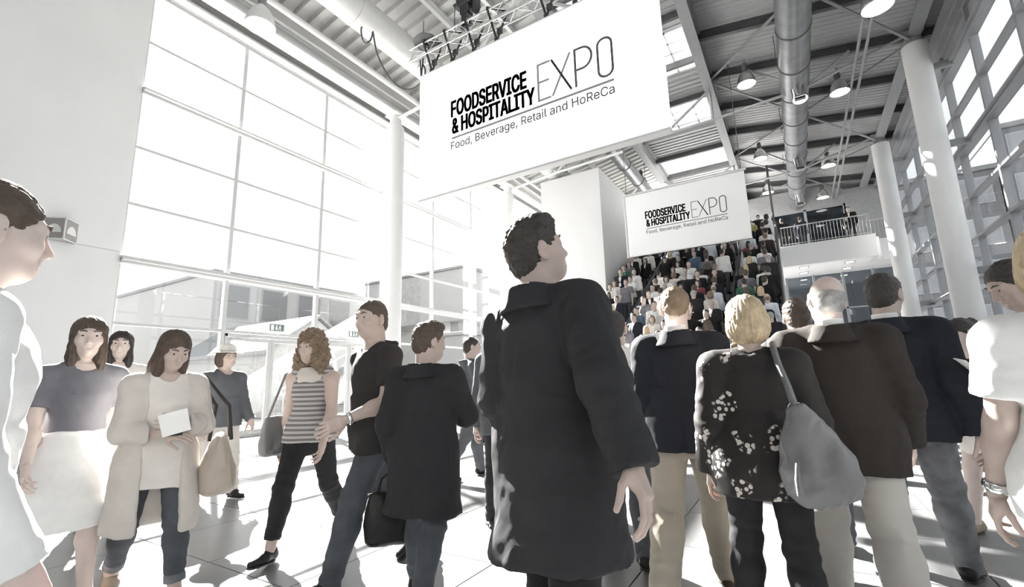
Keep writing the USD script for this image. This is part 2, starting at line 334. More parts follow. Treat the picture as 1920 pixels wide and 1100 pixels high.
obj('handrail', tube([(-.05, BY+.12, 8.3), (3.52, BY+.12, 8.3), (3.52, BY+1.3, 8.3), (XR-.2, BY+1.3, 8.3)], .028, 8), M_rail, rl, smooth=40)
obj('lower_rail', tube([(-.05, BY+.12, 7.42), (3.52, BY+.12, 7.42), (3.52, BY+1.3, 7.42), (XR-.2, BY+1.3, 7.42)], .016, 8), M_rail, rl, smooth=40)
for i in range(27): obj('baluster', tube([(-.02+.136*i, BY+.12, 7.32), (-.02+.136*i, BY+.12, 8.3)], .011, 6, False), M_rail, rl)
for i in range(9): obj('baluster', tube([(3.66+.15*i, BY+1.3, 7.32), (3.66+.15*i, BY+1.3, 8.3)], .011, 6, False), M_rail, rl)

# ---------------------------------------------------------------- stairs and escalators, rising 30 degrees from y = 12
SY, SLOPE = 12.0, math.tan(math.radians(30))
NST, RISE = 42, 7.2/42
RUN = RISE/SLOPE
def flight(name, label, category, x0, x1, mstep, run_mat, moving):
    t = thing(name, label, category)
    for k in range(NST):
        y = SY + k*RUN; z = (k+1)*RISE
        obj('step', cbox(x0, x1, y, y+RUN+.03, z-.17 if k else 0, z, .006), mstep, t)
    pr_ = [(SY, -.0), (SY+NST*RUN, 7.2-.01), (SY+NST*RUN, 6.6), (SY+1.1, 0)]
    for xa in (x0-.06, x1+.01):
        V = [(x, y, z+(.03 if i < 2 else 0)) for x in (xa, xa+.05) for i, (y, z) in enumerate(pr_)]
        obj('stringer', trimesh.convex.convex_hull(np.array(V)), run_mat, t)
    return t
M_step = mat('ribbed_step_metal', (.20, .20, .205), .4, metal=.6, var=.1)
M_stone = mat('stair_stone', (.42, .42, .42), .5, var=.08)
M_balus = pane_mat('balustrade_glass', (.86, .89, .90))
M_rub = mat('rubber_handrail', (.04, .04, .042), .5)
def balustrade(parent, x):
    y1 = SY + NST*RUN
    d = .1
    rail = [(x, SY-.9, .5), (x, SY-1., .75), (x, SY-.85, .95), (x, SY, 1.0), (x, y1, 8.2), (x, y1+.9, 8.2), (x, y1+1., 7.9)]
    h = obj('handrail', tube(rail, .045, 8), M_rub, parent, smooth=40)
    P = np.array([(SY-.85, 0), (SY-.85, .93), (SY, .97), (y1, 8.15), (y1+.9, 8.15), (y1+.9, 7.2), (y1, 7.2), (SY, .05)])
    V = [(xx, a, b) for xx in (x-.006, x+.006) for a, b in P]; n = len(P)
    F = []
    for i, j, k in ((0, 1, 2), (0, 2, 7), (7, 2, 3), (7, 3, 6), (6, 3, 4), (6, 4, 5)): F += [[i, j, k], [n+i, n+k, n+j]]
    for i in range(n): j = (i+1) % n; F += [[i, n+i, n+j], [i, n+j, j]]
    obj('glass_panel', trimesh.Trimesh(V, F, process=False), M_balus, parent)
    obj('skirt', trimesh.convex.convex_hull(np.array([(xx, a, b) for xx in (x-.07, x+.07) for a, b in ((SY-.85, 0), (SY-.85, .12), (SY, .2), (y1, 7.36), (y1, 7.0), (SY+.4, 0))])), M_alu, parent)
    obj('rail_profile', tube([(x, SY-.85, .9), (x, SY, .95), (x, y1, 8.14), (x, y1+.9, 8.14)], .03, 6), M_alu, parent, smooth=40)
e1 = flight('escalator', 'escalator at the left edge of the stairs, bringing people down beside the square pillar', 'escalator', -6.25, -4.98, M_step, M_steel, True)
for x in (-6.38, -4.85): balustrade(e1, x)
e2 = flight('staircase', 'wide packed flight of stairs between the two escalators', 'stairs', -4.6, -1.8, M_stone, M_steel, False)
e3 = flight('escalator', 'escalator at the right edge of the stairs, carrying people up to the balcony', 'escalator', -1.46, -.32, M_step, M_steel, True)
for x in (-1.6, -.2): balustrade(e3, x)

# ---------------------------------------------------------------- ventilation ducts
def duct(label, x, z, y0, y1, r0, r1, mm, nozzles, ring=1.9):
    d = thing('ventilation_duct', label, 'duct', (x, y0, z))
    L = y1-y0; n = max(2, int(round(L/ring)))
    for k in range(n):
        a, b = L*k/n, L*(k+1)/n; ra = r0+(r1-r0)*k/max(1, n-1)
        obj('segment', tube([(0, a, 0), (0, b, 0)], ra, 28), mm, d, smooth=40)
        obj('collar', tube([(0, a-.03, 0), (0, a+.03, 0)], ra+.02, 28), mm if mm is M_zinc_l else M_purlin, d, smooth=40)
    obj('end_cap', tube([(0, L, 0), (0, L+.06, 0)], [r1, r1*.9], 28), mm, d, smooth=40)
    for y, dx in nozzles:
        nz = obj('nozzle', cat(tube([(dx*.3, y-y0, -r0*.7), (dx*.6, y-y0-.2, -r0-.42)], .2, 20), tube([(dx*.6, y-y0-.2, -r0-.40), (dx*.6, y-y0-.22, -r0-.47)], .225, 20)), M_chrome, d, smooth=40)
        obj('grille', cat(*[box(dx*.6-.15, dx*.6+.15, y-y0-.22+.08*q-.16, y-y0-.20+.08*q-.16, -r0-.485, -r0-.45) for q in range(5)]), M_black, nz)
    for y in np.arange(1.2, L, 5.):
        obj('hanger', cat(*[tube([(s*r0, y, 0), (s*r0, y, roof_z(x)-z)], .012, 6, False) for s in (-1, 1)]), M_steel_d, d)
    return d
duct('big round grey spiral duct under the shaded half of the roof', .98, 11.0, 5., 31.2, .47, .40, M_zinc, [(17.2, .1), (23.4, .1), (28.6, .1)])
duct('long round white duct under the light half of the roof', -8.85, 10.85, -2., 25., .42, .42, M_zinc_l, [], 3.)
duct('thin round grey duct running past the square pillar', -6.05, 11.2, 12., 25., .3, .3, M_zinc, [], 2.2)

# ---------------------------------------------------------------- pendant lamps
def pendant(label, x, y, z, r=.31, mshade=None):
    zt = roof_z(x) - .02
    p = thing('pendant_lamp', label, 'lamp', (x, y, z), group='bell shaped pendant lamps under the roof')
    sh = [(r, 0), (r*1.02, .02), (r*.97, .06), (r*.86, .17), (r*.62, .29), (r*.34, .36), (r*.26, .40), (r*.22, .39), (r*.58, .27), (r*.8, .16), (r*.9, .05), (r*.95, 0), (r, 0)]
    sh = [(a, b*1.32) for a, b in sh]
    s = obj('shade', lathe(sh, 32), mshade or M_chrome, p, smooth=45)
    obj('diffuser', lathe([(0, .02), (r*.93, .02), (r*.93, .03), (0, .03)], 32), M_lampglow, p)
    g = obj('gear_housing', cat(lathe([(0, .50), (.085, .50), (.09, .54), (.09, .78), (.07, .82), (0, .82)], 16), box(-.11, .11, -.015, .015, .64, .68)), M_steel_d if mshade is None else M_zinc, p, smooth=40)
    obj('suspension', cat(tube([(-.02, 0, .80), (-.02, 0, zt-z)], .006, 5, False), tube([(.03, 0, .80), (.03, 0, zt-z)], .01, 5, False)), M_steel_d, p)
for x, y, z, l in ((-.48, 19.2, 9.2+3.3-.2, ''),): pass
LAMPS = [(-.45, 17.3, 11.5, 'bell shaped pendant lamp left of the grey duct, nearest of that row'), (-.45, 24.2, 11.6, 'bell shaped pendant lamp left of the grey duct, second of that row'), (-.4, 29.3, 11.45, 'bell shaped pendant lamp left of the grey duct, farthest, above the stair head'),
         (2.35, 19.0, 10.95, 'bell shaped pendant lamp right of the grey duct, middle of the hall'), (2.3, 26.0, 11.1, 'bell shaped pendant lamp right of the grey duct, in front of the balcony'), (2.2, 30.2, 10.75, 'bell shaped pendant lamp over the balcony'),
         (2.4, 12.0, 9.1, 'large bright bell shaped pendant lamp at the top right of the picture'),
         (-9.25, 4.87, 8.99, 'large white bell shaped pendant lamp in front of the left glass front'),
         (-6.15, 24.0, 11.45-.05, 'bell shaped pendant lamp between the square pillar and the second banner'),
         (-9.6, 20.8, 11.1-.9, 'bell shaped pendant lamp half hidden behind the big banner')]
_cam = np.array([0, 0, CAM_H])
for x, y, z, l in LAMPS: pendant(l, x, y, min(z, roof_z(x)-1.), .31, M_steel_l if x < -9 else None)

# ---------------------------------------------------------------- banners
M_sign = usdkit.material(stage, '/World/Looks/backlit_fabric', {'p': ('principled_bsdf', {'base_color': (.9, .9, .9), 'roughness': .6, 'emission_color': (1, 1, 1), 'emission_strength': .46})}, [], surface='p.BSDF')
M_sign2 = mat('white_banner_fabric', (.86, .86, .86), .6)
M_ink = mat('black_print', (.012, .012, .014), .6)
M_ink_g = mat('grey_print', (.30, .30, .31), .6)
M_ink_m = mat('mid_grey_print', (.09, .09, .095), .6)
from shapely.geometry import LineString, Polygon
from shapely.ops import unary_union
def fit_text(s, x0, x1, z0, h, bold, depth=.004):
    t = meshkit.text_mesh(s, h, depth, bold=bold)
    b = t.bounds; V = t.vertices.copy()
    V[:, 0] = x0 + (V[:, 0]-b[0][0])*(x1-x0)/(b[1][0]-b[0][0])
    V[:, 1] += z0
    return trimesh.Trimesh(np.stack([V[:, 0], -V[:, 2], V[:, 1]], 1), t.faces, process=False)      # text stands up, facing -Y
def strokes(lines, w, depth=.004, poly=False):
    g = unary_union([LineString(l).buffer(w/2, cap_style=2, join_style=2) for l in lines]) if not poly else Polygon(lines[0]).buffer(w/2).difference(Polygon(lines[0]).buffer(-w/2))
    out = []
    for p in getattr(g, 'geoms', [g]):
        m = trimesh.creation.extrude_polygon(p, depth, engine='earcut'); V = m.vertices
        out.append(trimesh.Trimesh(np.stack([V[:, 0], -V[:, 2], V[:, 1]], 1), m.faces, process=False))
    return cat(*out)
def rounded(x0, x1, z0, z1, r, n=8):
    P = []
    for cx, cz, a0 in ((x1-r, z1-r, 0), (x0+r, z1-r, 90), (x0+r, z0+r, 180), (x1-r, z0+r, 270)):
        P += [(cx+r*math.cos(math.radians(a0+90*i/n)), cz+r*math.sin(math.radians(a0+90*i/n))) for i in range(n+1)]
    return P + [P[0]]
def banner(label, x0, x1, z0, z1, y, mm, th):
    W, H = x1-x0, z1-z0; cx, cz = (x0+x1)/2, (z0+z1)/2
    b = thing('hanging_banner', label, 'banner', (cx, y, cz), group='expo banners hung from the roof')
    obj('panel', cbox(-W/2, W/2, 0, th, -H/2, H/2, .008), mm, b)
    k = W/5.97
    fr = [cbox(-W/2-.01, W/2+.01, -.008, th+.03, -H/2-.05, -H/2, .006), cbox(-W/2-.012, W/2+.012, -.004, th+.012, H/2, H/2+.025, .004)]
    for q in fr: obj('edge_rail', q, M_alu if mm is M_sign2 else M_frame, b)
    ox, oz = -4.455, 7.22         # centre of the lettering's own layout
    def P(x):
        if x > -4.12: x = -4.09+(x+4.09)*.885
        return (x-ox)*k - W/2 + (ox+7.44)*k
    def Q(z): return (z-oz)*k + H/2 - (8.89-oz)*k
    obj('lettering', fit_text('FOODSERVICE', P(-6.43), P(-4.36), Q(7.42), .40*k, True), M_ink, b)
    obj('lettering', fit_text('& HOSPITALITY', P(-6.40), P(-4.17), Q(6.98), .37*k, True), M_ink, b)
    for q in (.012, .024): obj('lettering', cat(fit_text('FOODSERVICE', P(-6.43)+q*k, P(-4.36)+q*k, Q(7.42), .40*k, True), fit_text('& HOSPITALITY', P(-6.40)+q*k, P(-4.17)+q*k, Q(6.98), .37*k, True)), M_ink, b, kind='stuff')
    w_ = .042*k
    z_0, z_1 = Q(6.99), Q(7.83)
    e = [[(P(-3.72), z_1), (P(-4.05), z_1), (P(-4.05), z_0), (P(-3.72), z_0)], [(P(-4.05), (z_0+z_1)/2), (P(-3.76), (z_0+z_1)/2)]]
    p_ = [[(P(-3.08), z_0), (P(-3.08), z_1), (P(-2.90), z_1)] , [(P(-3.08), Q(7.36)), (P(-2.90), Q(7.36))], [(P(-2.90)+.20*k*math.sin(t), Q(7.595)+.235*k*math.cos(t)) for t in np.linspace(0, math.pi, 13)]]
    o_ = [rounded(P(-2.53), P(-2.2), z_0, z_1, .14*k, 5)]
    obj('lettering', strokes(e, w_), M_ink_g, b)
    obj('lettering', strokes([[(P(-3.68), z_0), (P(-3.2), z_1)]], w_), M_ink_g, b)
    obj('lettering', strokes([[(P(-3.68), z_1), (P(-3.2), z_0)]], w_, .006), M_ink, b)
    obj('lettering', strokes(p_, w_), M_ink_m, b)
    obj('lettering', strokes(o_, w_, poly=True), M_ink_m, b)
    obj('rule_line', strokes([[(P(-6.40), Q(6.86)), (P(-2.2), Q(6.86))]], .045*k), M_ink_g, b)
    obj('lettering', fit_text('Food, Beverage, Retail and HoReCa', P(-6.43), P(-2.2), Q(6.58), .19*k, False), M_ink_m, b)
    return b
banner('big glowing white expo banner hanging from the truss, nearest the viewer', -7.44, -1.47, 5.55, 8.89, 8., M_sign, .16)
banner('smaller matt white expo banner hanging in front of the stairs', -5.10, -.87, 5.75, 8.15, 17.2, M_sign2, .06)
sc = thing('banner_frame', 'white pipe frame that carries the second banner', 'frame', (-5.16, 17.25, 0))
obj('pole', tube([(0, 0, 5.7), (0, 0, 8.22), (4.35, 0, 8.22)], .04, 10), M_white, sc, smooth=40)
for x in (.1, 4.2): obj('wire', tube([(x, 0, 8.2), (x, 0, roof_z(x-5.16))], .012, 5, False), M_steel_d, sc)

# truss, straps, hoist, cable
tr = thing('lighting_truss', 'aluminium box truss above the big banner', 'truss')
TX0, TX1, TY, TZ, TW = -7.75, -1.3, 8.08, 9.42, .29
for dy in (-TW/2, TW/2):
    for dz in (0, TW+.06): obj('chord', tube([(TX0, TY+dy, TZ+dz), (TX1, TY+dy, TZ+dz)], .025, 10), M_alu, tr, smooth=40)
lat = []
n = 20; st = (TX1-TX0)/n; H_ = TW+.06
for i in range(n):
    a, b = TX0+i*st, TX0+(i+1)*st; f = i % 2
    for dy in (-TW/2, TW/2): lat.append(tube([(a, TY+dy, TZ+(H_ if f else 0)), (b, TY+dy, TZ+(0 if f else H_))], .011, 6, False))
    for dz in (0, H_): lat.append(tube([(a, TY+(TW/2 if f else -TW/2), TZ+dz), (b, TY-(TW/2 if f else -TW/2), TZ+dz)], .011, 6, False))
for l in lat: obj('lattice_bar', l, M_alu, tr)
for x, s in ((-7.07, 1), (-6.4, 1), (-5.75, 1), (-5.1, 1), (-3.81, 1.1), (-3.13, 1)):
    sl = obj('strap', cat(bar((x-.16, TY-.2, TZ+.36), (x, TY-.06, 8.98), .05, .02, (0, 1, 0)), bar((x+.16, TY+.2, TZ+.38), (x, TY-.02, 8.98), .05, .02, (0, 1, 0)), bar((x-.17, TY-.2, TZ+.36), (x+.17, TY+.2, TZ+.40), .05, .03)), M_black, tr)
    obj('shackle', cat(cbox(x-.05, x+.05, TY-.08, TY, 8.9, 9.0, .006), cbox(x+.03, x+.16, TY-.1, TY-.02, 9.06, 9.2, .01), tube([(x, TY-.04, 8.9), (x, TY-.04, 8.84)], .012, 6)), M_black, sl)
obj('strap', bar((-7.46, TY-.05, TZ+.0), (-7.42, TY-.05, 8.9), .03, .02, (0, 1, 0)), M_black, tr)
obj('strap', bar((-7.36, TY-.05, TZ+.0), (-7.42, TY-.05, 8.9), .03, .02, (0, 1, 0)), M_black, tr)
ho = thing('chain_hoist', 'black electric chain hoist above the truss', 'hoist', (-6.0, TY, TZ+.35))
obj('motor_body', cat(cbox(-.2, .2, -.16, .16, .52, .92, .03), cbox(-.34, .34, -.13, .13, .62, .82, .03)), M_black, ho)
obj('data_label', cat(box(-.32, -.22, -.136, -.13, .66, .78), box(.12, .26, -.166, -.16, .66, .74)), M_white, ho)
obj('chain_guide', cat(cbox(-.13, .13, -.12, .12, .3, .54, .02), cbox(-.1, .1, -.1, .1, .02, .32, .02), cbox(-.16, .16, -.05, .05, -.02, .05, .01)), M_black, ho)
obj('chain', tube([(0, 0, .9), (0, 0, roof_z(-6)-TZ-.40)], .018, 6, False), M_steel_d, ho)
obj('chain_bag', trimesh.Trimesh(*(lambda m: (m.vertices*[.12, .1, .25]+[.3, 0, .45], m.faces))(trimesh.creation.icosphere(2)), process=False), M_black, ho, smooth=True)
sl = thing('stage_light', 'dark round spotlight clamped at the left end of the truss', 'spotlight', (-7.25, TY-.05, TZ+.42))
obj('housing', cat(lathe([(0, .12), (.2, .1), (.3, .04), (.34, -.02), (.3, -.03), (0, -.03)], 24)), M_steel_d, sl, smooth=40)
obj('clamp', cat(cbox(-.03, .03, -.03, .03, -.12, 0, .005), cbox(-.06, .06, -.04, .04, -.14, -.08, .005)), M_black, sl)
def curve(P, n=40):
    from scipy.interpolate import make_interp_spline
    P = np.array(P); t = np.r_[0, np.cumsum(np.linalg.norm(np.diff(P, axis=0), axis=1))]
    return make_interp_spline(t, P, k=3)(np.linspace(0, t[-1], n))
obj('power_cable', tube(curve([(-8.75, 7.2, 10.4), (-8.72, 7.2, 10.05), (-8.62, 7.25, 9.9), (-8.5, 7.3, 10.0), (-8.45, 7.3, 10.2), (-8.42, 7.35, 9.9), (-8.3, 7.5, 9.3), (-8.05, 7.7, 8.8), (-7.75, 7.9, 8.6), (-7.5, 8.05, 8.75), (-7.42, 8.09, 9.3)]), .022, 8), M_steel_d, smooth=True, label='loose dark cable looping down from the white duct to the truss', cat='cable')
obj('power_cable', tube([(-6.3, 8.05, 9.7), (-6.36, 8.05, 9.9), (-6.3, 8.0, 10.3), (-6.2, 8., 10.9), (-6.05, 8, 11.9)], .012, 6), M_steel_d, smooth=True, label='thin dark cable rising from the truss beside the chain hoist', cat='cable')

# ---------------------------------------------------------------- signs
M_green = mat('sign_grey_green', (.20, .24, .21), .5)
M_signwhite = emit('sign_white', (1, 1, 1), 1.0)
def exit_sign(label, y):
    s = thing('exit_sign', label, 'sign', (XL+.12, y, 2.62), group='exit signs over the doors')
    obj('case', cbox(-.03, .03, -.21, .21, 0, .2, .006), M_white, s)
    obj('face_plate', box(.03, .034, -.195, .195, .015, .185), M_green, s)
    def q(y0, y1, z0, z1): return box(.034, .037, y0, y1, z0, z1)
    def st(a, b, w): return bar((.036, *a), (.036, *b), w, .003, (1, 0, 0))
    obj('pictogram', cat(q(-.165, -.09, .03, .17), q(-.03, .0, .06, .17), st((-.05, .09), (-.015, .04), .018), st((.02, .09), (-.015, .04), .018),
        trimesh.creation.icosphere(1, .014).apply_translation((.036, .085, .155)), st((.085, .13), (.075, .085), .026), st((.075, .09), (.105, .06), .014), st((.105, .06), (.10, .03), .012), st((.075, .09), (.05, .05), .014), st((.05, .05), (.03, .04), .012), st((.085, .13), (.115, .105), .01), st((.08, .125), (.055, .115), .01), st((.055, .115), (.045, .14), .01)), M_signwhite, s)
exit_sign('small exit sign with running figure over the nearer glass door', 7.2)
exit_sign('small exit sign with running figure over the farther glass door', 9.72)
ps = thing('projecting_sign', 'small folded grey sign with a white half disc on the white wall', 'sign', (XL+.14, 2.78, 4.0))
for a, nm in (((.30, -.18), 'sign_face'), ((.30, .0), 'sign_face')):
    pass
P0, P1, P2 = np.array((0., -.26)), np.array((.27, -.02)), np.array((0., .24))
def sign_side(Pa, Pb):
    d = Pb-Pa; L = np.linalg.norm(d); d /= L; nn = np.array((d[1], -d[0]))
    def V(u, z, o): q = Pa + d*u + nn*o; return (q[0], q[1], z)
    pl = trimesh.convex.convex_hull(np.array([V(u, z, o) for u in (0, L) for z in (0, .42) for o in (-.012, 0)]))
    fc = trimesh.convex.convex_hull(np.array([V(u, z, o) for u in (.02, L-.02) for z in (.02, .40) for o in (0, .003)]))
    hd = trimesh.convex.convex_hull(np.array([V(L/2+.125*math.cos(t), .13+.16*math.sin(t), o) for t in np.linspace(0, math.pi, 20) for o in (0, .006)]))
    return pl, fc, hd
for Pa, Pb in ((P0, P1), (P1, P2)):
    pl, fc, hd = sign_side(Pa, Pb)
    pp = obj('sign_board', pl, M_white, ps)
    obj('sign_face', fc, mat('sign_grey_%d' % (Pa[0] > 0), (.30, .285, .27), .5), pp)
    obj('half_disc', hd, M_white, pp)

# ---------------------------------------------------------------- outside
M_conc = mat('pale_concrete', (.26, .255, .25), .8, var=.05)
M_bld = mat('pale_building', (.31, .307, .303), .7, var=.05)
M_bld_g = mat('grey_building', (.18, .18, .182), .6, var=.08)
M_win = mat('grey_window', (.15, .15, .153), .2)
obj('ground', cat(box(-120, XL-.35, -80, 120, -.4, -.03), box(XR+.35, 90, -80, 120, -.4, -.03)), M_conc, kind='structure', label='pale paved ground outside the hall')
def building(name, label, x0, x1, y0, y1, z1, m, face, floors, z0=0., ny=6, win=True):
    t = thing(name, label, 'building')
    obj('wall', cbox(x0, x1, y0, y1, z0, z1, .05), m, t)
    obj('roof', cbox(x0-.2, x1+.2, y0-.2, y1+.2, z1, z1+.25, .03), M_bld_g, t)
    if win:
        dz = (z1-z0)/floors
        for f in range(floors):
            for k in range(ny):
                a = y0 + (y1-y0)*(k+.15)/ny; b = y0 + (y1-y0)*(k+.85)/ny
                xa = x1 if face > 0 else x0
                wn = obj('window', cbox(xa-.06, xa+.06, a, b, z0+dz*f+.3*dz, z0+dz*f+.85*dz, .01), M_frame_r, t)
                obj('window_pane', box(xa-.08, xa+.08, a+.08, b-.08, z0+dz*f+.3*dz+.08, z0+dz*f+.85*dz-.08), M_win, wn)
    return t
building('building', 'pale low hall building across the yard, beyond the glass doors', -62, -42, 20, 46, 11.0, M_bld, 1, 2, ny=7)
building('building', 'flat pale building with a bridge, seen past the nearer column', -38, -25, 33, 39, 11.4, M_bld, 1, 1, 6.6, 3, False)
building('building', 'pale stair block under the bridge, beyond the glass front', -24.8, -20.5, 27.5, 32.5, 4.6, M_bld_g, 1, 1, 0., 2)
br = stage.GetPrimAtPath('/World/building_001')
for x in (-36, -27): obj('pier', cbox(x-.5, x+.5, 34, 38, -.03, 6.6, .03), M_bld, '/World/building_001')
bd = thing('building', 'grey shed with sloping roof in the yard', 'building', (-30, 18, 0))
obj('wall', trimesh.convex.convex_hull(np.array([(x, y, z) for x in (-5, 5) for y, z in ((-3, 0), (3, 0), (-3, 3.2), (3, 3.2), (0, 5.2))])), M_bld, bd)
for s in (-1, 1): obj('roof_slope', trimesh.convex.convex_hull(np.array([(x, s*y, z) for x in (-5.3, 5.3) for y, z in ((0, 5.25), (0, 5.45), (3.4, 2.95), (3.4, 3.15))])), M_bld_g, bd)
obj('window', cbox(5.0, 5.06, -1.2, 1.2, 1., 2.4, .01), M_win, bd)
st = thing('outdoor_stairs', 'covered outdoor stairs with a slanting grey side, beyond the doors', 'stairs', (-19.5, 14.0, 0))
obj('flank', trimesh.convex.convex_hull(np.array([(x, y, z) for x in (-1, 1) for y, z in ((-3.5, .1), (-3., .1), (3.2, 4.2), (3.2, 5.), (-3.5, 1.1))])), M_bld, st)
for k in range(14): obj('step', box(1.0, 2.4, -3.2+.42*k, -2.74+.42*k, .2*k, .2*k+.22), M_conc, st)
obj('handrail', tube([(2.4, -3.2, 1.0), (2.4, 2.9, 4.0)], .05, 8), M_steel, st, smooth=40)
for k in range(5): obj('baluster', tube([(2.4, -3.0+1.4*k, .2+.67*k), (2.4, -3.0+1.4*k, 1.1+.67*k)], .03, 6, False), M_steel, st)
M_bld_d = mat('dark_building', (.12, .12, .125), .5, var=.1)
M_win_d = mat('grey_window_glass', (.22, .225, .235), .12)
def block(label, x0, x1, y0, y1, z1, floors, n):
    t = thing('building', label, 'building')
    obj('wall', cbox(x0, x1, y0, y1, 0, z1, .05), M_bld_d, t); obj('roof', cbox(x0-.1, x1+.1, y0-.2, y1, z1, z1+.3, .03), M_bld_g, t)
    for f in range(floors):
        for k in range(n):
            a = x0+(x1-x0)*(k+.12)/n; b = x0+(x1-x0)*(k+.88)/n; za = z1*(f+.2)/floors; zb = z1*(f+.85)/floors
            w = obj('window', cbox(a, b, y0-.06, y0+.05, za, zb, .01), M_frame_r, t); obj('window_pane', box(a+.1, b-.1, y0-.08, y0, za+.1, zb-.1), M_win_d, w)
block('dark building beyond the right glass front, the lower of two', 5.7, 12.2, 40, 58, 13.7, 5, 2)
block('dark building beyond the right glass front, the taller of two', 12.5, 46, 40, 58, 16.2, 6, 11)

# ---------------------------------------------------------------- people: distance fields meshed by surface nets
class Field:
    """ordered blend of rounded bones, ellipsoids and torso profiles; each works only near itself"""
    def __init__(s): s.p = []
    def bone(s, a, b, ra, rb, k=.02, flat=False, flat0=False, op=0):
        a, b = np.array(a, float), np.array(b, float); d = b-a; L2 = max(d @ d, 1e-9); L = math.sqrt(L2)
        def f(P):
            q = P-a; t = np.clip(q @ d / L2, 0, 1)
            r = np.linalg.norm(q - t[:, None]*d, axis=1) - (ra + (rb-ra)*t)
            if flat: r = np.maximum(r, (P-b) @ d / L)
            if flat0: r = np.maximum(r, -(q @ d) / L)
            return r
        s.p.append((op, f, (a+b)/2, L/2+max(ra, rb), k)); return s
    def ell(s, c, r, R=None, k=.02, op=0):
        c, r = np.array(c, float), np.array(r, float)
        def f(P):
            q = P-c
            if R is not None: q = q @ R
            k0 = np.linalg.norm(q/r, axis=1); k1 = np.linalg.norm(q/(r*r), axis=1)
            return k0*(k0-1)/np.maximum(k1, 1e-9)
        s.p.append((op, f, c, r.max(), k)); return s
    def stack(s, o, R, tab, k=.02, op=0, grow=0., pw=2.0):
        """profile: rows (z, half width, half depth, forward shift) in the frame o, R"""
        o = np.array(o, float); T = np.array(tab, float); z0, z1 = T[:, 0].min(), T[:, 0].max()
        T = T[np.argsort(T[:, 0])]
        def f(P):
            q = (P-o) @ R; z = q[:, 2]
            a = np.interp(z, T[:, 0], T[:, 1])+grow; b = np.interp(z, T[:, 0], T[:, 2])+grow; y = q[:, 1]-np.interp(z, T[:, 0], T[:, 3])
            if pw != 2.0:
                u = (np.abs(q[:, 0])/a)**pw + (np.abs(y)/b)**pw; k0 = u**(1/pw); d = (k0-1)*np.minimum(a, b)
            else:
                k0 = np.sqrt((q[:, 0]/a)**2+(y/b)**2); k1 = np.sqrt((q[:, 0]/a**2)**2+(y/b**2)**2); d = k0*(k0-1)/np.maximum(k1, 1e-9)
            return np.maximum(d, np.maximum(z0-z, z-z1))
        c = o + R @ np.array([0, 0, (z0+z1)/2])
        s.p.append((op, f, c, math.hypot((z1-z0)/2, max(T[:, 1].max(), T[:, 2].max())+grow+abs(T[:, 3]).max()), k)); return s
    def slab(s, c, R, half, r=.01, k=.01, op=0):
        c, h = np.array(c, float), np.array(half, float)-r
        def f(P):
            q = np.abs((P-c) @ R)-h
            return np.linalg.norm(np.maximum(q, 0), axis=1)+np.minimum(q.max(1), 0)-r
        s.p.append((op, f, c, float(np.linalg.norm(half)), k)); return s
    def cut(s, c, n):
        c, n = np.array(c, float), np.array(n, float); n = n/np.linalg.norm(n)
        s.p.append((2, lambda P: (P-c) @ n, None, None, 0)); return s
    def eval(s, P, far=1.):
        d = np.full(len(P), far)
        for op, f, c, R, k in s.p:
            if op == 2: d = np.maximum(d, f(P)); continue
            m = ((P-c)**2).sum(1) < (R+.09)**2
            if not m.any(): continue
            e = f(P[m]); x = d[m]
            if op == 0:
                h = np.maximum(k-np.abs(x-e), 0)/max(k, 1e-6); d[m] = np.minimum(x, e)-h*h*k*.25
            else:
                e = -e; h = np.maximum(k-np.abs(x-e), 0)/max(k, 1e-6); d[m] = np.maximum(x, e)+h*h*k*.25
        return d
    def mesh(s, h, B=6):
        lo = np.min([c-R for op, f, c, R, k in s.p if op == 0], 0)-2.5*h; hi = np.max([c+R for op, f, c, R, k in s.p if op == 0], 0)+2.5*h
        nb = np.ceil((hi-lo)/(h*B)).astype(int)+1; N = nb*B
        bi = np.stack(np.meshgrid(*[np.arange(x) for x in nb], indexing='ij'), -1).reshape(-1, 3)
        cd = s.eval(lo+(bi*B+(B-1)/2)*h, .5)
        keep = np.abs(cd) < h*B*1.25
        D = np.repeat(np.repeat(np.repeat(np.where(cd < 0, -1., 1.).reshape(nb), B, 0), B, 1), B, 2)
        off = np.stack(np.meshgrid(*[np.arange(B)]*3, indexing='ij'), -1).reshape(-1, 3)
        ix = (bi[keep][:, None]*B+off[None]).reshape(-1, 3)
        D[ix[:, 0], ix[:, 1], ix[:, 2]] = s.eval(lo+ix*h, .5)
        D[0] = D[-1] = 1; D[:, 0] = D[:, -1] = 1; D[:, :, 0] = D[:, :, -1] = 1
        S = D < 0; cells, pts, quads, flips = [], [], [], []
        st = np.array([N[1]*N[2], N[2], 1])
        for ax in range(3):
            a = [slice(None)]*3; b = [slice(None)]*3; a[ax] = slice(0, -1); b[ax] = slice(1, None)
            i = np.argwhere(S[tuple(a)] != S[tuple(b)])
            if not len(i): continue
            d0 = D[i[:, 0], i[:, 1], i[:, 2]]; j = i.copy(); j[:, ax] += 1; d1 = D[j[:, 0], j[:, 1], j[:, 2]]
            p = i.astype(float); p[:, ax] += d0/(d0-d1)
            o1, o2 = (ax+1) % 3, (ax+2) % 3; q = []
            for u, v in ((0, 0), (-1, 0), (-1, -1), (0, -1)):
                c = i.copy(); c[:, o1] += u; c[:, o2] += v; q.append(c @ st)
            q = np.stack(q, 1); quads.append(np.where((d0 < 0)[:, None], q, q[:, ::-1]))
            cells.append(q.ravel()); pts.append(np.repeat(p, 4, 0))
        cells, pts, quads = np.concatenate(cells), np.vstack(pts), np.vstack(quads)
        u, inv = np.unique(cells, return_inverse=True)
        cnt = np.bincount(inv, minlength=len(u))[:, None]
        V = np.stack([np.bincount(inv, pts[:, k], len(u)) for k in range(3)], 1)/cnt
        Q = np.searchsorted(u, quads)
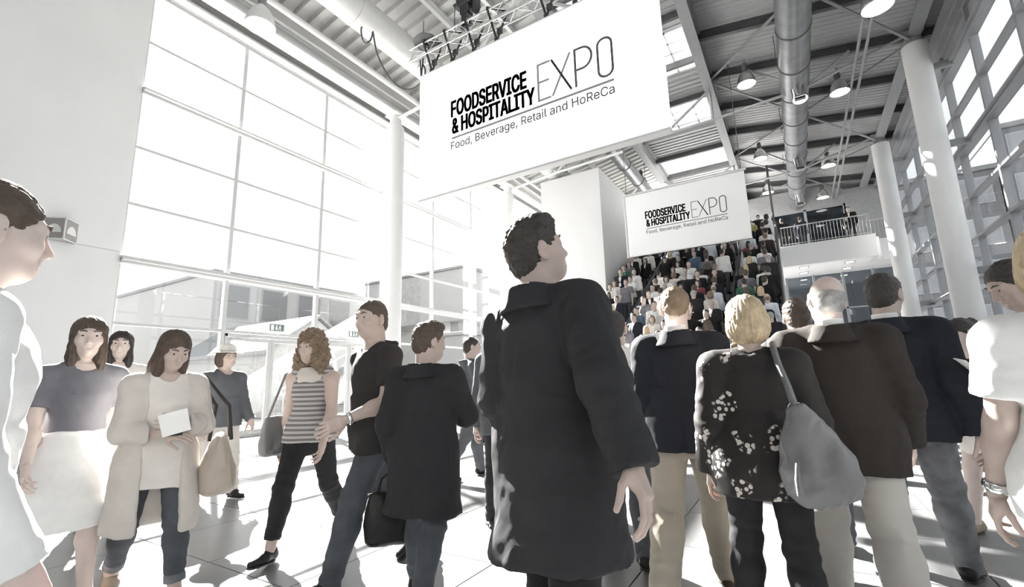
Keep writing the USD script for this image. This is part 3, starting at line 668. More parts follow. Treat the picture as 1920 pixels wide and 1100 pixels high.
        return lo+V*h, np.vstack([Q[:, [0, 1, 2]], Q[:, [0, 2, 3]]])
def vnormals(V, F):
    n = np.zeros_like(V); fn = np.cross(V[F[:, 1]]-V[F[:, 0]], V[F[:, 2]]-V[F[:, 0]])
    for k in range(3):
        for c in range(3): n[:, c] += np.bincount(F[:, k], fn[:, c], len(V))
    return n/np.maximum(np.linalg.norm(n, axis=1, keepdims=True), 1e-12)
def relax(V, F, lam=.5):
    E = np.vstack([F[:, [0, 1]], F[:, [1, 2]], F[:, [2, 0]]])
    c = np.bincount(E[:, 0], minlength=len(V))[:, None]
    A = np.stack([np.bincount(E[:, 0], V[E[:, 1], k], len(V)) for k in range(3)], 1)/np.maximum(c, 1)
    return V+(A-V)*lam
def tidy(VF, smooth=1):
    V, F = VF
    for _ in range(smooth): V = relax(relax(V, F, .5), F, -.52)
    return V, F
def folds(VF, seed, amp, fine=.5, joints=()):
    """cloth: slow drape folds, finer creases, ring creases around bent joints"""
    V, F = VF; n = vnormals(V, F)
    a = fbm(V*[7, 7, 3.2]+seed*3.1, 2, seed)-.5; w = fbm(V*4+seed, 2, seed+9)[:, None]*np.array([.16, .12, .10])
    b = np.abs(noise((V+w)*[13, 13, 7]+seed*1.7, seed+3)-.5)*2; c = np.abs(noise((V+w)@np.array([[1, 0, .6], [0, 1, .3], [-.6, 0, 1]])*[24, 24, 10]+seed, seed+4)-.5)*2
    d = amp*1.7*a + amp*fine*1.3*(.35-b) + amp*fine*.7*(.35-c)
    for p, ax, r, am in joints:
        q = V-p; t = q @ ax; w = np.exp(-(np.linalg.norm(q, axis=1)/r)**2)
        ph = 9*noise(V*8+seed, seed+5)+4*noise(V*20+seed, seed+6)
        d = d+am*w*np.sin(t*85+ph)
    return V+n*d[:, None], F

def rot(ax, deg):
    a = math.radians(deg); c, s = math.cos(a), math.sin(a)
    return {'x': np.array([[1, 0, 0], [0, c, -s], [0, s, c]]), 'y': np.array([[c, 0, s], [0, 1, 0], [-s, 0, c]]), 'z': np.array([[c, -s, 0], [s, c, 0], [0, 0, 1]])}[ax]
def unit(v): v = np.asarray(v, float); return v/np.linalg.norm(v)

class Body:
    """joints of one posed figure, facing +Y, soles on z = 0; lengths of a 1.75 m adult scaled to H"""
    def __init__(s, H=1.75, fem=False, lean=0, side=0, twist=0, legs=((0, 2, 0), (0, 2, 0)), arms=((0, 6, 8, 0), (0, 6, 8, 0)), head=(0, 0, 0), bulk=1., heel=(0, 0), feet=(6, 6)):
        k = s.k = H/1.75; s.fem = fem; s.bulk = bulk
        s.hipw = .092*k; thigh, shin, foot = .425*k, .42*k, .075*k
        s.legs = []; low = []
        for i, (hf, ha, kf) in enumerate(legs):
            sg = -1 if i == 0 else 1
            A = rot('y', -sg*ha)
            u = A @ rot('x', hf) @ np.array([0, 0, -1.]); v = A @ rot('x', hf-kf) @ np.array([0, 0, -1.])
            hip = np.array([sg*s.hipw, 0, 0]); kn = hip+u*thigh; an = kn+v*shin
            fd = rot('z', -sg*feet[i]) @ rot('x', -heel[i]) @ np.array([0, 1., 0]); fu = rot('z', -sg*feet[i]) @ rot('x', -heel[i]) @ np.array([0, 0, 1.])
            low.append(min((an+fd*y*k-fu*.075*k)[2] for y in (-.06, .17)))
            s.legs.append([hip, kn, an, fd, fu])
        pz = -min(low); s.pz = pz
        P = s.pelvis = np.array([0, 0, pz])
        for L in s.legs:
            for j in range(3): L[j] = L[j]+P
        s.Rp = np.eye(3)
        s.Rc = rot('z', twist) @ rot('y', side) @ rot('x', -lean)     # chest frame: leans forward
        C = lambda x, y, z: P+s.Rc @ (np.array([x, y, z])*k)
        s.C = C
        sw = (.165 if fem else .185)*(1+(bulk-1)*.5)
        s.neck = C(0, -.012, .515); s.sh = [C(-sw, -.014, .432), C(sw, -.014, .432)]
        s.sw = sw
        hy, hp, hr = head
        s.Rh = s.Rc @ rot('x', lean*.6) @ rot('z', hy) @ rot('y', hr) @ rot('x', -hp)     # pitch > 0 looks down
        s.hc = s.neck + s.Rc @ (np.array([0, .014, .068])*k) + s.Rh @ (np.array([0, .012, .094])*k)
        s.arms = []
        for i, a in enumerate(arms):
            sf, sa, ef, tw = a[:4]; sg = -1 if i == 0 else 1
            u = s.Rc @ rot('y', -sg*sa) @ rot('x', sf) @ np.array([0, 0, -1.])
            fw = s.Rc @ rot('y', -sg*sa) @ rot('x', sf) @ np.array([0, 1., 0])
            sd = np.cross(u, fw)*1.0
            ins = s.Rc @ np.array([-sg, 0, 0.]); ins = unit(ins-u*(ins @ u))
            w = unit(math.cos(math.radians(tw))*fw+math.sin(math.radians(tw))*ins)
            v = math.cos(math.radians(ef))*u+math.sin(math.radians(ef))*w
            el = s.sh[i]+u*.285*k; wr = el+v*.25*k
            pn = unit(ins-v*(ins @ v)) if abs(ins @ v) < .95 else w
            if len(a) > 4:
                c, sn = math.cos(math.radians(a[4])), math.sin(math.radians(a[4])); pn = c*pn+sn*np.cross(v, pn)
            s.arms.append([s.sh[i], el, wr, v, pn])
        s.top = (s.hc+s.Rh @ (np.array([0, 0, .134])*k))[2]
    def torso(s):
        b, f = s.bulk, s.fem
        T = [(-.13, .13, .10, .0), (-.06, .172, .118, -.005), (.0, .172, .118, -.005), (.10, .152, .105, .0), (.2, .146, .105, .005), (.32, .16, .118, .008), (.39, .158, .113, 0), (.44, .128, .098, -.006), (.485, .085, .07, -.012), (.52, .062, .056, -.012)]
        if f: T = [(-.13, .13, .10, .0), (-.06, .178, .122, -.008), (.0, .17, .115, -.005), (.10, .138, .098, .0), (.18, .128, .095, .005), (.32, .142, .118, .015), (.39, .140, .106, 0), (.44, .112, .09, -.006), (.485, .075, .066, -.012), (.52, .056, .053, -.012)]
        return [(z*s.k, a*s.k*b, d*s.k*(b if 0 < z < .4 else 1), y*s.k) for z, a, d, y in T]
    def limbs(s, F, grow=0., arms=True, legs=True, k=.03):
        q = s.k; b = .5+.5*s.bulk
        if arms:
            for i in (0, 1):
                sh, el, wr, v, pn = s.arms[i]
                F.bone(s.C((-1, 1)[i]*.05, -.014, .482), sh, .052*q+grow, .056*q*b+grow, .05*q)
                F.bone(sh, el, .054*q*b+grow, .041*q+grow, k)
                F.bone(el, el+(wr-el)*.3, .041*q+grow, .043*q+grow, k); F.bone(el+(wr-el)*.3, wr, .043*q+grow, .027*q+grow, k)
        if legs:
            for hip, kn, an, fd, fu in s.legs:
                F.bone(hip, kn, .088*q*b+grow, .056*q+grow, k+.02)
                bk = -fd*.012*q
                F.bone(kn, kn+(an-kn)*.3+bk, .054*q+grow, .054*q+grow, k); F.bone(kn+(an-kn)*.3+bk, an, .054*q+grow, .036*q+grow, k)
        return F
    def head_field(s, fine=True):
        q, R, c = s.k*1.04, s.Rh, s.hc; F = Field()
        p = lambda x, y, z: c+R @ (np.array([x, y, z])*q)
        j = .93 if s.fem else 1.
        F.ell(p(0, -.014, .03), np.array([.074, .094, .090])*q, R, .01)
        F.ell(p(0, .022, -.025), np.array([.062*j, .068, .093])*q, R, .03*q)
        F.ell(p(0, .03, -.078), np.array([.046*j, .046, .036])*q, R, .03*q)
        F.bone(p(0, .064, -.092), p(0, .066, -.09), .016*q, .016*q, .02*q)
        F.bone(p(0, -.03, -.05), s.neck+s.Rc @ np.array([0, 0, -.03]), (.05 if s.fem else .058)*q, (.054 if s.fem else .064)*q, .03*q)
        if not fine:
            F.bone(p(0, .082, .01), p(0, .1, -.028), .009*q, .013*q, .015*q)
            for x in (-1, 1): F.ell(p(x*.076, -.012, -.005), np.array([.012, .022, .034])*q, R, .01*q)
            return F
        for x in (-1, 1):
            F.ell(p(x*.04, .055, -.022), np.array([.024, .024, .024])*q, R, .025*q)
            F.bone(p(x*.012, .082, .034), p(x*.044, .066, .032), .010*q, .009*q, .018*q)
            F.ell(p(x*.032, .094, .012), np.array([.019, .018, .0125])*q, R, .014*q, op=1)
            F.ell(p(x*.032, .069, .011), np.array([.015, .0135, .0125])*q, R, .004*q)
        for x in (-1, 1):
            F.bone(p(x*.020, .0795, .0185), p(x*.044, .0745, .0185), .0062*q, .0058*q, .004*q); F.bone(p(x*.020, .079, .0035), p(x*.044, .074, .0045), .0055*q, .005*q, .004*q)
        F.bone(p(0, .082, .02), p(0, .106, -.024), .0085*q, .0115*q, .014*q)
        for x in (-1, 1): F.bone(p(x*.011, .094, -.031), p(x*.013, .086, -.031), .0085*q, .007*q, .008*q)
        F.bone(p(0, .078, -.052), p(0, .078, -.074), .016*q, .014*q, .02*q)
        F.bone(p(-.021, .081, -.058), p(.021, .081, -.058), .0065*q, .0065*q, .008*q)
        F.bone(p(-.017, .082, -.070), p(.017, .082, -.070), .0075*q, .0075*q, .008*q)
        F.bone(p(-.024, .092, -.0635), p(.024, .092, -.0635), .0035*q, .0035*q, .004*q, op=1)
        for x in (-1, 1):
            A = R @ rot('z', x*-18)
            F.ell(p(x*.079, -.016, -.004), np.array([.009, .021, .034])*q, A, .008*q)
            F.ell(p(x*.090, -.010, -.002), np.array([.009, .011, .02])*q, A, .004*q, op=1)
            F.ell(p(x*.078, -.008, -.03), np.array([.009, .011, .014])*q, A, .008*q)
        return F
    def hand_field(s, i, curl=25., spread=4., grip=None, simple=False):
        q = s.k; sh, el, wr, v, pn = s.arms[i]; F = Field(); sg = -1 if i == 0 else 1
        if s.fem: q *= .93
        # d along the hand, n palm normal, t towards the thumb (forward)
        d, n = unit(v), unit(pn-v*(pn @ v)); t = np.cross(n, d)*(1 if i == 1 else -1)
        if t @ (s.Rc @ np.array([0, 1., 0])) < -.3 and len(s.arms[i]) < 6: t = t
        P = lambda a, b, c: wr+(d*a+t*b+n*c)*q
        F.bone(wr-d*.05*q, P(.012, 0, 0), .0285*q, .026*q, .01)
        if simple:
            F.ell(P(.055, 0, .0), np.array([.05, .036, .018])*q, np.stack([d, t, n], 1), .02*q)
            F.bone(P(.09, .0, .0), P(.14, 0, .03), .026*q, .018*q, .02*q); return F
        R = np.stack([d, t, n], 1)
        F.slab(P(.052, 0, -.002), R, np.array([.044, .037, .0135])*q, .012*q, .014*q)
        F.ell(P(.035, .028, .008), np.array([.032, .018, .016])*q, R, .014*q)
        F.ell(P(.04, -.024, .006), np.array([.034, .014, .014])*q, R, .012*q)
        L = ((.044, .027, .021), (.049, .031, .022), (.046, .028, .022), (.035, .021, .019)); W = (.0092, .0095, .009, .0078)
        for j in range(4):
            b0 = (.0285, .0095, -.0095, -.0275)[j]; a0 = (.090, .094, .091, .083)[j]
            sp = math.radians((1.5, .5, -.5, -1.6)[j]*spread); c = math.radians(grip[j] if grip else curl*(1+.18*j))
            pt = P(a0, b0, 0); ang = c*.5
            for m in range(3):
                dirv = d*math.cos(ang)*math.cos(sp)+t*math.sin(sp)+n*math.sin(ang)
                nx = pt+unit(dirv)*L[j][m]*q
                F.bone(pt, nx, W[j]*q*(1-.09*m), W[j]*q*(.92-.1*m), .003)
                pt = nx; ang += c*(1., .8, 0)[m]
        th = unit(d*.62+t*.62+n*.42); th2 = unit(d*.86+t*.28+n*.42)
        a = P(.02, .03, .006); b = a+th*.046*q; e = b+th2*.034*q; g = e+unit(th2+n*.2)*.026*q
        F.bone(a, b, .0135*q, .0115*q, .012*q); F.bone(b, e, .011*q, .0098*q, .003); F.bone(e, g, .0098*q, .0082*q, .003)
        return F

def hair_field(B, style):
    q, R, c = B.k*1.04, B.Rh, B.hc; F = Field()
    p = lambda x, y, z: c+R @ (np.array([x, y, z])*q)
    e = lambda x, y, z, r, k=.02, op=0: F.ell(p(x, y, z), np.array(r)*q, R, k*q, op)
    def face_cut(y=.078, z=.068, n=(0, .80, -.60)): F.cut(p(0, y, z), R @ np.array(n))
    if style in ('short', 'crop', 'quiff'):
        g = {'short': .0, 'crop': -.004, 'quiff': 0.}[style]
        e(0, -.018, .036, (.083+g, .103+g, .096+g)); e(0, -.055, -.03, (.066+g, .058, .062), .03)
        if style == 'quiff': e(0, .03, .105, (.06, .062, .035), .03)
        for x in (-1, 1): e(x*.090, .004, -.022, (.022, .030, .04), .01, 1)
        face_cut()
    elif style == 'tuft':      # receding, cropped sides
        e(0, -.028, .03, (.081, .094, .088)); e(0, -.055, -.03, (.064, .055, .06), .03)
        for x in (-1, 1): e(x*.090, .004, -.022, (.022, .030, .04), .01, 1)
        face_cut(.03, .09, (0, .78, -.62))
    elif style == 'bald':      # fringe around the back only
        e(0, -.022, .0, (.080, .096, .062)); e(0, -.05, -.045, (.064, .054, .05), .02)
        for x in (-1, 1): e(x*.090, .004, -.022, (.022, .030, .04), .01, 1)
        face_cut(.015, .03, (0, .95, -.1)); F.cut(p(0, 0, .045), R @ np.array([0, .45, .9]))
    elif style == 'bob':
        e(0, -.02, .04, (.092, .112, .100)); e(0, -.035, -.045, (.098, .094, .085), .04); e(.0, -.06, -.02, (.09, .08, .09), .04)
        e(0, .098, -.042, (.06, .075, .098), .02, 1)
    elif style == 'long':
        e(0, -.018, .038, (.088, .106, .098)); e(0, -.045, -.09, (.092, .072, .13), .05); e(0, -.06, -.16, (.085, .05, .1), .04)
        for x in (-1, 1): e(x*.066, .018, -.11, (.028, .036, .12), .03)
        e(0, .100, -.045, (.056, .085, .105), .02, 1)
    elif style == 'curly':
        e(0, -.018, .045, (.102, .118, .108)); e(0, -.04, -.08, (.125, .092, .125), .05)
        for x in (-1, 1): e(x*.095, .015, -.1, (.05, .055, .11), .04)
        e(0, .108, -.045, (.054, .085, .105), .02, 1)
    elif style == 'bun':
        e(0, -.018, .036, (.082, .102, .094)); e(0, -.125, .05, (.04, .035, .04), .02)
        face_cut(.07, .075, (0, .72, -.69)); 
    return F
def hair_mesh(B, style, h, seed):
    V, F = tidy(hair_field(B, style).mesh(h))
    n = vnormals(V, F); L = (V-B.hc) @ B.Rh/B.k
    am = {'curly': .014, 'bob': .006, 'long': .005, 'crop': .0025, 'bald': .0015, 'tuft': .003, 'quiff': .006}.get(style, .004)
    if style == 'curly': d = noise(L*[60, 60, 45], seed)-.5+.7*(noise(L*[120, 120, 90], seed+1)-.5)
    elif style in ('long', 'bob'): 
        a = np.arctan2(L[:, 0], -L[:, 1]+.0)*.1; d = .8*(noise(np.stack([a*220, L[:, 2]*14, L[:, 0]*20], 1), seed)-.5)+.7*(noise(np.stack([a*480, L[:, 2]*18, L[:, 0]*30], 1), seed+1)-.5)
    else: d = noise(np.stack([L[:, 0]*95, L[:, 1]*45, L[:, 2]*60], 1), seed)-.5+.6*(noise(L*[200, 90, 110], seed+2)-.5)
    return V+n*(d*am*2)[:, None], F

SKIN = {}
def skin(tone):
    if tone not in SKIN:
        c = {'pale': (.60, .50, .455), 'mid': (.48, .385, .34), 'tan': (.40, .30, .25)}[tone]
        SKIN[tone] = mat(f'skin_{tone}', c, .5, var=.06, vscale=14., subsurface_weight=.06, subsurface_scale=.006, subsurface_radius=(.7, .4, .3))
    return SKIN[tone]
CL = {}
def cloth(name, c, rough=.8, bump=.25, bscale=420., var=.05, **kw):
    if name not in CL: CL[name] = mat('cloth_'+name, c, rough, specular_ior_level=.25, bump=bump, bscale=bscale, var=var, vscale=9., **kw)
    return CL[name]
HAIRM = {}
def hairm(name):
    if name not in HAIRM:
        c = {'black': (.012, .011, .011), 'dark': (.03, .024, .02), 'brown': (.075, .052, .038), 'light': (.20, .145, .095), 'blond': (.55, .43, .28), 'grey': (.35, .34, .33)}[name]
        HAIRM[name] = mat('hair_'+name, c, .42, bump=.35, bscale=260., var=.25, vscale=30.)
    return HAIRM[name]

def person(label, loc, psi, B, look, res=1., group=None, name='person', scale=1., detail=True):
    """look: dict(skin, hair=(style, colour), top=dict, under=dict, bottom=dict, shoes=material, extras=[functions])"""
    t = thing(name, label, 'person', loc, psi, group)
    hB, hC, hF, hH = .013*res, .0105*res, .0055*res, .0042*res
    if not detail: hF = hB
    k = B.k; seed = abs(hash_(label)) % 997
    # body: trunk and limbs, head, hands
    F = Field(); F.stack(B.pelvis, B.Rc, B.torso(), .04); B.limbs(F)
    for hip, kn, an, fd, fu in B.legs: F.bone(an, an+fd*.12*k-fu*.045*k, .036*k, .026*k, .02)
    parts = [tidy(F.mesh(hB))]
    parts.append(tidy(B.head_field(detail).mesh(hF if detail else hB*.8)))
    for i in (0, 1):
        hk = look.get('hands', ({}, {}))[i]
        parts.append(tidy(B.hand_field(i, simple=not detail, **hk).mesh(hH if detail else hB*.75)))
    body = obj('body', cat(*[trimesh.Trimesh(v, f, process=False) for v, f in parts]), skin(look.get('skin', 'mid')), t, smooth=True)
    if detail:
        for x in (-1, 1):
            q = k*1.04; c = B.hc+B.Rh @ (np.array([x*.032, .0735, .0115])*q)
            m = trimesh.creation.icosphere(2, .0112*q); m.apply_translation(c); e = obj('eye', m, M_eye, t, smooth=True)
            m = trimesh.creation.icosphere(1, .0060*q); m.vertices = m.vertices*[1, .4, 1]; m.vertices = (B.Rh @ m.vertices.T).T+c+B.Rh @ np.array([0, .0098*q, 0]); obj('iris', m, M_iris, e, smooth=True)
            F = Field(); p = lambda a, b, d: B.hc+B.Rh @ (np.array([a, b, d])*q)
            m = tube([p(x*.014, .093, .036), p(x*.03, .089, .042), p(x*.047, .075, .037)], [.0035, .0042, .002], 6); obj('eyebrow', m, hairm(look['hair'][1] if look['hair'] else 'brown'), t, smooth=True)
    if look.get('hair'):
        st, hc = look['hair']; obj('hair', hair_mesh(B, st, (.0058 if detail else .016)*max(res, .9), seed), hairm(hc), t, smooth=True)
    # trousers, skirt
    bt = look.get('bottom')
    if bt:
        g = bt.get('fit', .012)*k; F = Field(); kind = bt.get('kind', 'trousers')
        T = [r for r in B.torso() if r[0] <= .11*k]; F.stack(B.pelvis, B.Rc, [(-.165*k, .10*k, .08*k, 0)]+T, .03, grow=g)
        jn = []
        if kind == 'skirt':
            z1 = bt['hem']*k; w = bt.get('flare', .24)*k
            F.stack(B.pelvis, B.Rp, [(-z1, w, w*.8, .02*k), (-.3*k, .2*k, .15*k, .01*k), (-.06*k, .185*k, .135*k, 0), (.08*k, .15*k, .11*k, 0)], .03, grow=g)
        else:
            cut_ = bt.get('length', 1.0); fl = bt.get('flare', .0)
            for hip, kn, an, fd, fu in B.legs:
                F.bone(hip, kn, .094*k+g, .060*k+g, .03)
                e = kn+(an-kn)*cut_ + (0 if cut_ < 1 else 1)*unit(an-kn)*.03*k
                ax = unit(an-kn); bk = -fd*.010*k
                F.bone(kn, kn+(an-kn)*.32+bk, .060*k+g, (.061+fl*.4)*k+g, .03)
                F.bone(kn+(an-kn)*.32+bk, e, (.061+fl*.4)*k+g, (.058+(.046-.058)*min(cut_, 1)+fl)*k+g, .03, flat=True)
                jn += [(kn, ax, .12*k, .0045), (an-ax*.05*k, ax, .10*k, .006), (hip+np.array([0, 0, -.03*k]), unit(kn-hip), .12*k, .003)]
        m = folds(tidy(F.mesh(hC)), seed+1, bt.get('amp', .006)*k, .6, jn if res < 2 else ())
        bo = obj(kind if kind != 'x' else 'trousers', m, bt['mat'], t, smooth=True)
        if bt.get('cuff'):
            for hip, kn, an, fd, fu in B.legs:
                e = kn+(an-kn)*bt.get('length', 1.); ax = unit(an-kn); f2 = Field(); f2.bone(e-ax*.03*k, e+ax*.025*k, .052*k+g, .053*k+g, .01, True, True)
                obj('cuff', tidy(f2.mesh(hC)), bt['cuff'], bo, smooth=True)
    # shoes
    sh = look.get('shoes')
    if sh:
        for hip, kn, an, fd, fu in B.legs:
            F = Field(); lf = np.cross(fd, fu); R = np.stack([lf, fd, fu], 1); o = an-fu*.075*k
            P = lambda x, y, z: o+R @ (np.array([x, y, z])*k)
            F.bone(P(0, -.035, .045), P(0, .06, .042), .040*k, .042*k, .02); F.bone(P(0, .06, .038), P(.004, .165, .026), .043*k, .030*k, .03)
            F.bone(P(0, -.03, .05), P(0, -.012, look.get('shaft', .085)), .038*k, .044*k, .02, flat=True)
            F.cut(o+fu*.012*k, -fu)
            s_ = obj('shoe', tidy(F.mesh(.0095*res)), sh, t, smooth=True)
            f2 = Field(); f2.stack(P(0, .062, 0), np.stack([lf, fu, fd], 1) @ np.eye(3), [(-.115*k, .026*k, .2, 0), (-.09*k, .038*k, .2, 0), (0, .040*k, .2, 0), (.07*k, .047*k, .2, 0), (.115*k, .036*k, .2, 0), (.14*k, .015*k, .2, 0)], .01)
            f2.cut(o+fu*.016*k, fu); f2.cut(o, -fu); 
            sm = f2.mesh(.011*res) if detail else None
            if sm is not None and len(sm[0]): obj('sole', tidy(sm), look.get('sole', M_black), s_, smooth=40)
    # upper garments, inner first
    for gi, tp in enumerate(look.get('tops', ())):
        g = tp.get('fit', .014)*k; F = Field(); hem = tp.get('hem', -.12); kind = tp['kind']; jn = []
        T = [(z, a, d, y) for z, a, d, y in B.torso() if z >= min(hem, .0)*k and z <= .5*k]
        if tp.get('straight'):
            w0 = .168*k*(.5+.5*B.bulk); T = [(z, max(a, w0) if z < .36*k else a, max(d, .112*k) if z < .43*k else d, y) for z, a, d, y in T]
        fl = tp.get('flare', 0.)
        if hem < -.06:
            T = [r for r in T if r[0] > -.1*k]
            a0, d0 = (.175 if B.fem else .172)*k, .122*k
            T = [(hem*k, a0*1.0+fl*k, d0*1.05+fl*.8*k, tp.get('hy', 0.)*k), ((hem*.5-.05)*k, a0+fl*.45*k, d0*1.03+fl*.4*k, tp.get('hy', 0.)*.5*k)] + T
        F.stack(B.pelvis, B.Rc, T, .03, grow=g)
        if hem < -.03:
            gt = max(g, (bt or {}).get('fit', .012)*k+.006*k)
            F.stack(B.pelvis, B.Rc, [(max(hem, -.2)*k, .176*k, .12*k, 0)]+[r for r in B.torso() if -.1*k < r[0] < .21*k], .03, grow=gt+.007*k)
            for hip, kn, an, fd, fu in B.legs:
                fr = min(1., (-hem+.06)/.425); F.bone(hip, hip+(kn-hip)*fr, .098*k+gt, (.096-.03*fr)*k+gt+fl*.6*k, .07)
            F.cut(B.C(0, 0, hem), -B.Rc[:, 2]*1. + np.array([0, .12, 0])*(fl > .05))
        sl = tp.get('sleeve', 'long')
        for i in (0, 1):
            a, el, wr, v, pn = B.arms[i]; sg = (-1, 1)[i]
            if sl == 'none':
                F.bone(B.C(sg*.07, -.01, .485), B.C(sg*.125, -.01, .475), .05*k+g*.6, .05*k+g*.6, .04); continue
            F.bone(B.C(sg*.052, -.016, .484-.5*g/k), a, .05*k+g*.7, .056*k*(.5+.5*B.bulk)+g, .05*k)
            sv = tp.get('sleeve_w', .0)*k
            if sl == 'short': F.bone(a, a+(el-a)*.68, .06*k+g, .055*k+g+sv, .03, flat=True)
            else:
                F.bone(a, el, .058*k*(.5+.5*B.bulk)+g, .047*k+g+sv, .03)
                e = el+(wr-el)*(1.06 if sl == 'long' else .45)
                F.bone(el, e, .047*k+g+sv, (.035 if sl == 'long' else .044)*k+g+sv, .025, flat=True)
                jn += [(el, unit(wr-el), .11*k, .0045), (el+(wr-el)*.75, unit(wr-el), .09*k, .003)]
            jn += [(B.C(sg*.15, .0, .36), unit(el-a), .09*k, .004)]
        R_, C_ = B.Rc, B.C
        if tp.get('collar'):
            F.stack(C_(0, -.012, 0), R_ @ rot('x', 8), [(.44*k, .060*k, .045*k, -.012*k), (.485*k, .071*k, .064*k, -.012*k), ((tp['collar']-.012)*k, .064*k, .066*k, -.014*k), (tp['collar']*k, .060*k, .062*k, -.014*k)], .03, grow=.004)
        nk = tp.get('neck', .5)      # neckline: an opening round the throat
        F.ell(C_(0, .045, .535), np.array([.058, .06, .075])*k*(1 if not tp.get('vneck') else 1.0), R_, .008, op=1)
        if tp.get('vneck'):
            F.bone(C_(0, .16, tp['vneck']), C_(0, .10, .53), .002, .058*k, .01, op=1)
        if tp.get('open'):
            F.slab(C_(0, .3, .1), R_, np.array([tp['open']*k, .3, 1.2]), .01, .02, op=1)
        if tp.get('vent'):
            F.bone(C_(0, -.16, hem-.02), C_(0, -.15, hem+.2), .012*k, .002, .01, op=1)
        if tp.get('seam'):
            F.bone(C_(0, -.1265-g/k, .40), C_(0, -.118-g/k, .10), .004, .004, .006, op=1)
        m = folds(tidy(F.mesh(hC)), seed+7*gi+2, tp.get('amp', .006)*k, tp.get('fine', .5), jn if res < 2 else ())
        top = obj(tp.get('name', kind), m, tp['mat'], t, smooth=55 if res < 1.1 else True)
        for nm, fn, mm in tp.get('bits', ()): obj(nm, fn(B), mm, top, smooth=40)
    for nm, fn, mm in look.get('extras', ()): obj(nm, fn(B), mm, t, smooth=40)
    return t
def hash_(s): return sum((i+1)*ord(c) for i, c in enumerate(s))
M_eye = mat('eye_white', (.42, .41, .40), .25)
M_iris = mat('eye_iris', (.05, .04, .03), .2)

# ---------------------------------------------------------------- the crowd nearest the camera
def stand(label, spot, turn, pose, look, **kw):
    """spot: where the head is (x, y), its height, and the bearing seen from the camera; turn 0 shows the back, 180 the face, -90 looks to the right"""
    x, y, h, phi = spot
    B = Body(H=1.75, **pose); top = B.top-.01
    B = Body(H=1.75*h/top, **pose)
    psi = phi+turn; a = math.radians(psi); q = B.hc[:2]
    loc = (x-(q[0]*math.cos(a)-q[1]*math.sin(a)), y-(q[0]*math.sin(a)+q[1]*math.cos(a)), 0)
    return person(label, loc, psi, B, look, **kw)
C_navy = cloth('navy_wool', (.015, .017, .024), .75, .3, 700)
C_char = cloth('charcoal_wool', (.024, .024, .027), .8, .35, 600)
C_coat = cloth('dark_coat', (.027, .027, .030), .7, .25, 500)
C_brown = cloth('brown_black_wool', (.034, .0275, .0245), .8, .3, 600)
C_black = cloth('black_cotton', (.013, .0125, .013), .8)
C_polo = cloth('black_polo', (.030, .028, .028), .8)
C_white = cloth('white_cotton', (.80, .80, .79), .8, .2)
C_shirt = cloth('pale_blue_shirt', (.66, .70, .76), .75, .2)
C_off = cloth('off_white_linen', (.72, .69, .65), .85, .3)
C_cardi = cloth('pale_knit', (.62, .58, .54), .9, .5, 260)
C_grey = cloth('grey_jersey', (.17, .17, .19), .85)
C_suit = cloth('grey_suit', (.10, .105, .115), .8)
C_khaki = cloth('khaki_twill', (.40, .36, .30), .85, .3, 600)
C_lightt = cloth('pale_twill', (.50, .48, .45), .85, .3, 600)
C_jean = cloth('dark_denim', (.075, .082, .095), .8, .35, 700, .18)
C_jeanb = cloth('faded_denim', (.15, .155, .165), .8, .35, 700, .3)
C_blackj = cloth('black_denim', (.018, .018, .020), .75, .3, 700, .1)
S_black = cloth('black_leather', (.015, .014, .014), .35, .15, 300)
S_brown = cloth('brown_leather', (.06, .04, .03), .4, .15, 300)
S_grey = cloth('grey_leather', (.17, .17, .175), .38, .2, 180)
S_beige = cloth('beige_leather', (.47, .41, .35), .5, .25, 150)
S_tan = cloth('tan_suede', (.30, .25, .2), .8)
M_strap = cloth('dark_strap', (.05, .047, .045), .6)
M_paper = mat('white_paper', (.85, .85, .84), .6)
M_screen = mat('phone_glass', (.02, .02, .022), .1)
# floral print: pale blossoms scattered over dark cloth
M_floral = usdkit.material(stage, '/World/Looks/floral_print', {
    'tc': ('texture_coordinate', {}), 'v': ('voronoi_texture', {'scale': 44., 'randomness': 1.}), 'n': ('noise_texture', {'scale': 7.5, 'detail': 1.}),
    'r1': ('rgb_ramp', {'ramp': [(0, (1, 1, 1)), (.42, (1, 1, 1)), (.52, (0, 0, 0))]}), 'r2': ('rgb_ramp', {'ramp': [(.545, (0, 0, 0)), (.575, (1, 1, 1))]}),
    'm': ('mix', {'mix_type': 'multiply', 'fac': 1.}), 'c': ('mix', {'color1': (.014, .0105, .010), 'color2': (.62, .57, .53)}), 'p': ('principled_bsdf', {'roughness': .75})},
    [('tc.object', 'v.vector'), ('tc.object', 'n.vector'), ('v.distance', 'r1.fac'), ('n.fac', 'r2.fac'), ('r1.color', 'm.color1'), ('r2.color', 'm.color2'), ('m.color', 'c.fac'), ('c.color', 'p.base_color')], surface='p.BSDF')
M_stripe = usdkit.material(stage, '/World/Looks/striped_jersey', {
    'tc': ('texture_coordinate', {}), 'w': ('wave_texture', {'wave_type': 'bands', 'bands_direction': 'z', 'scale': 9., 'distortion': .3}),
    'r': ('rgb_ramp', {'ramp': [(.4, (.16, .155, .155)), (.6, (.42, .41, .40))]}), 'p': ('principled_bsdf', {'roughness': .85})},
    [('tc.object', 'w.vector'), ('w.fac', 'r.fac'), ('r.color', 'p.base_color')], surface='p.BSDF')

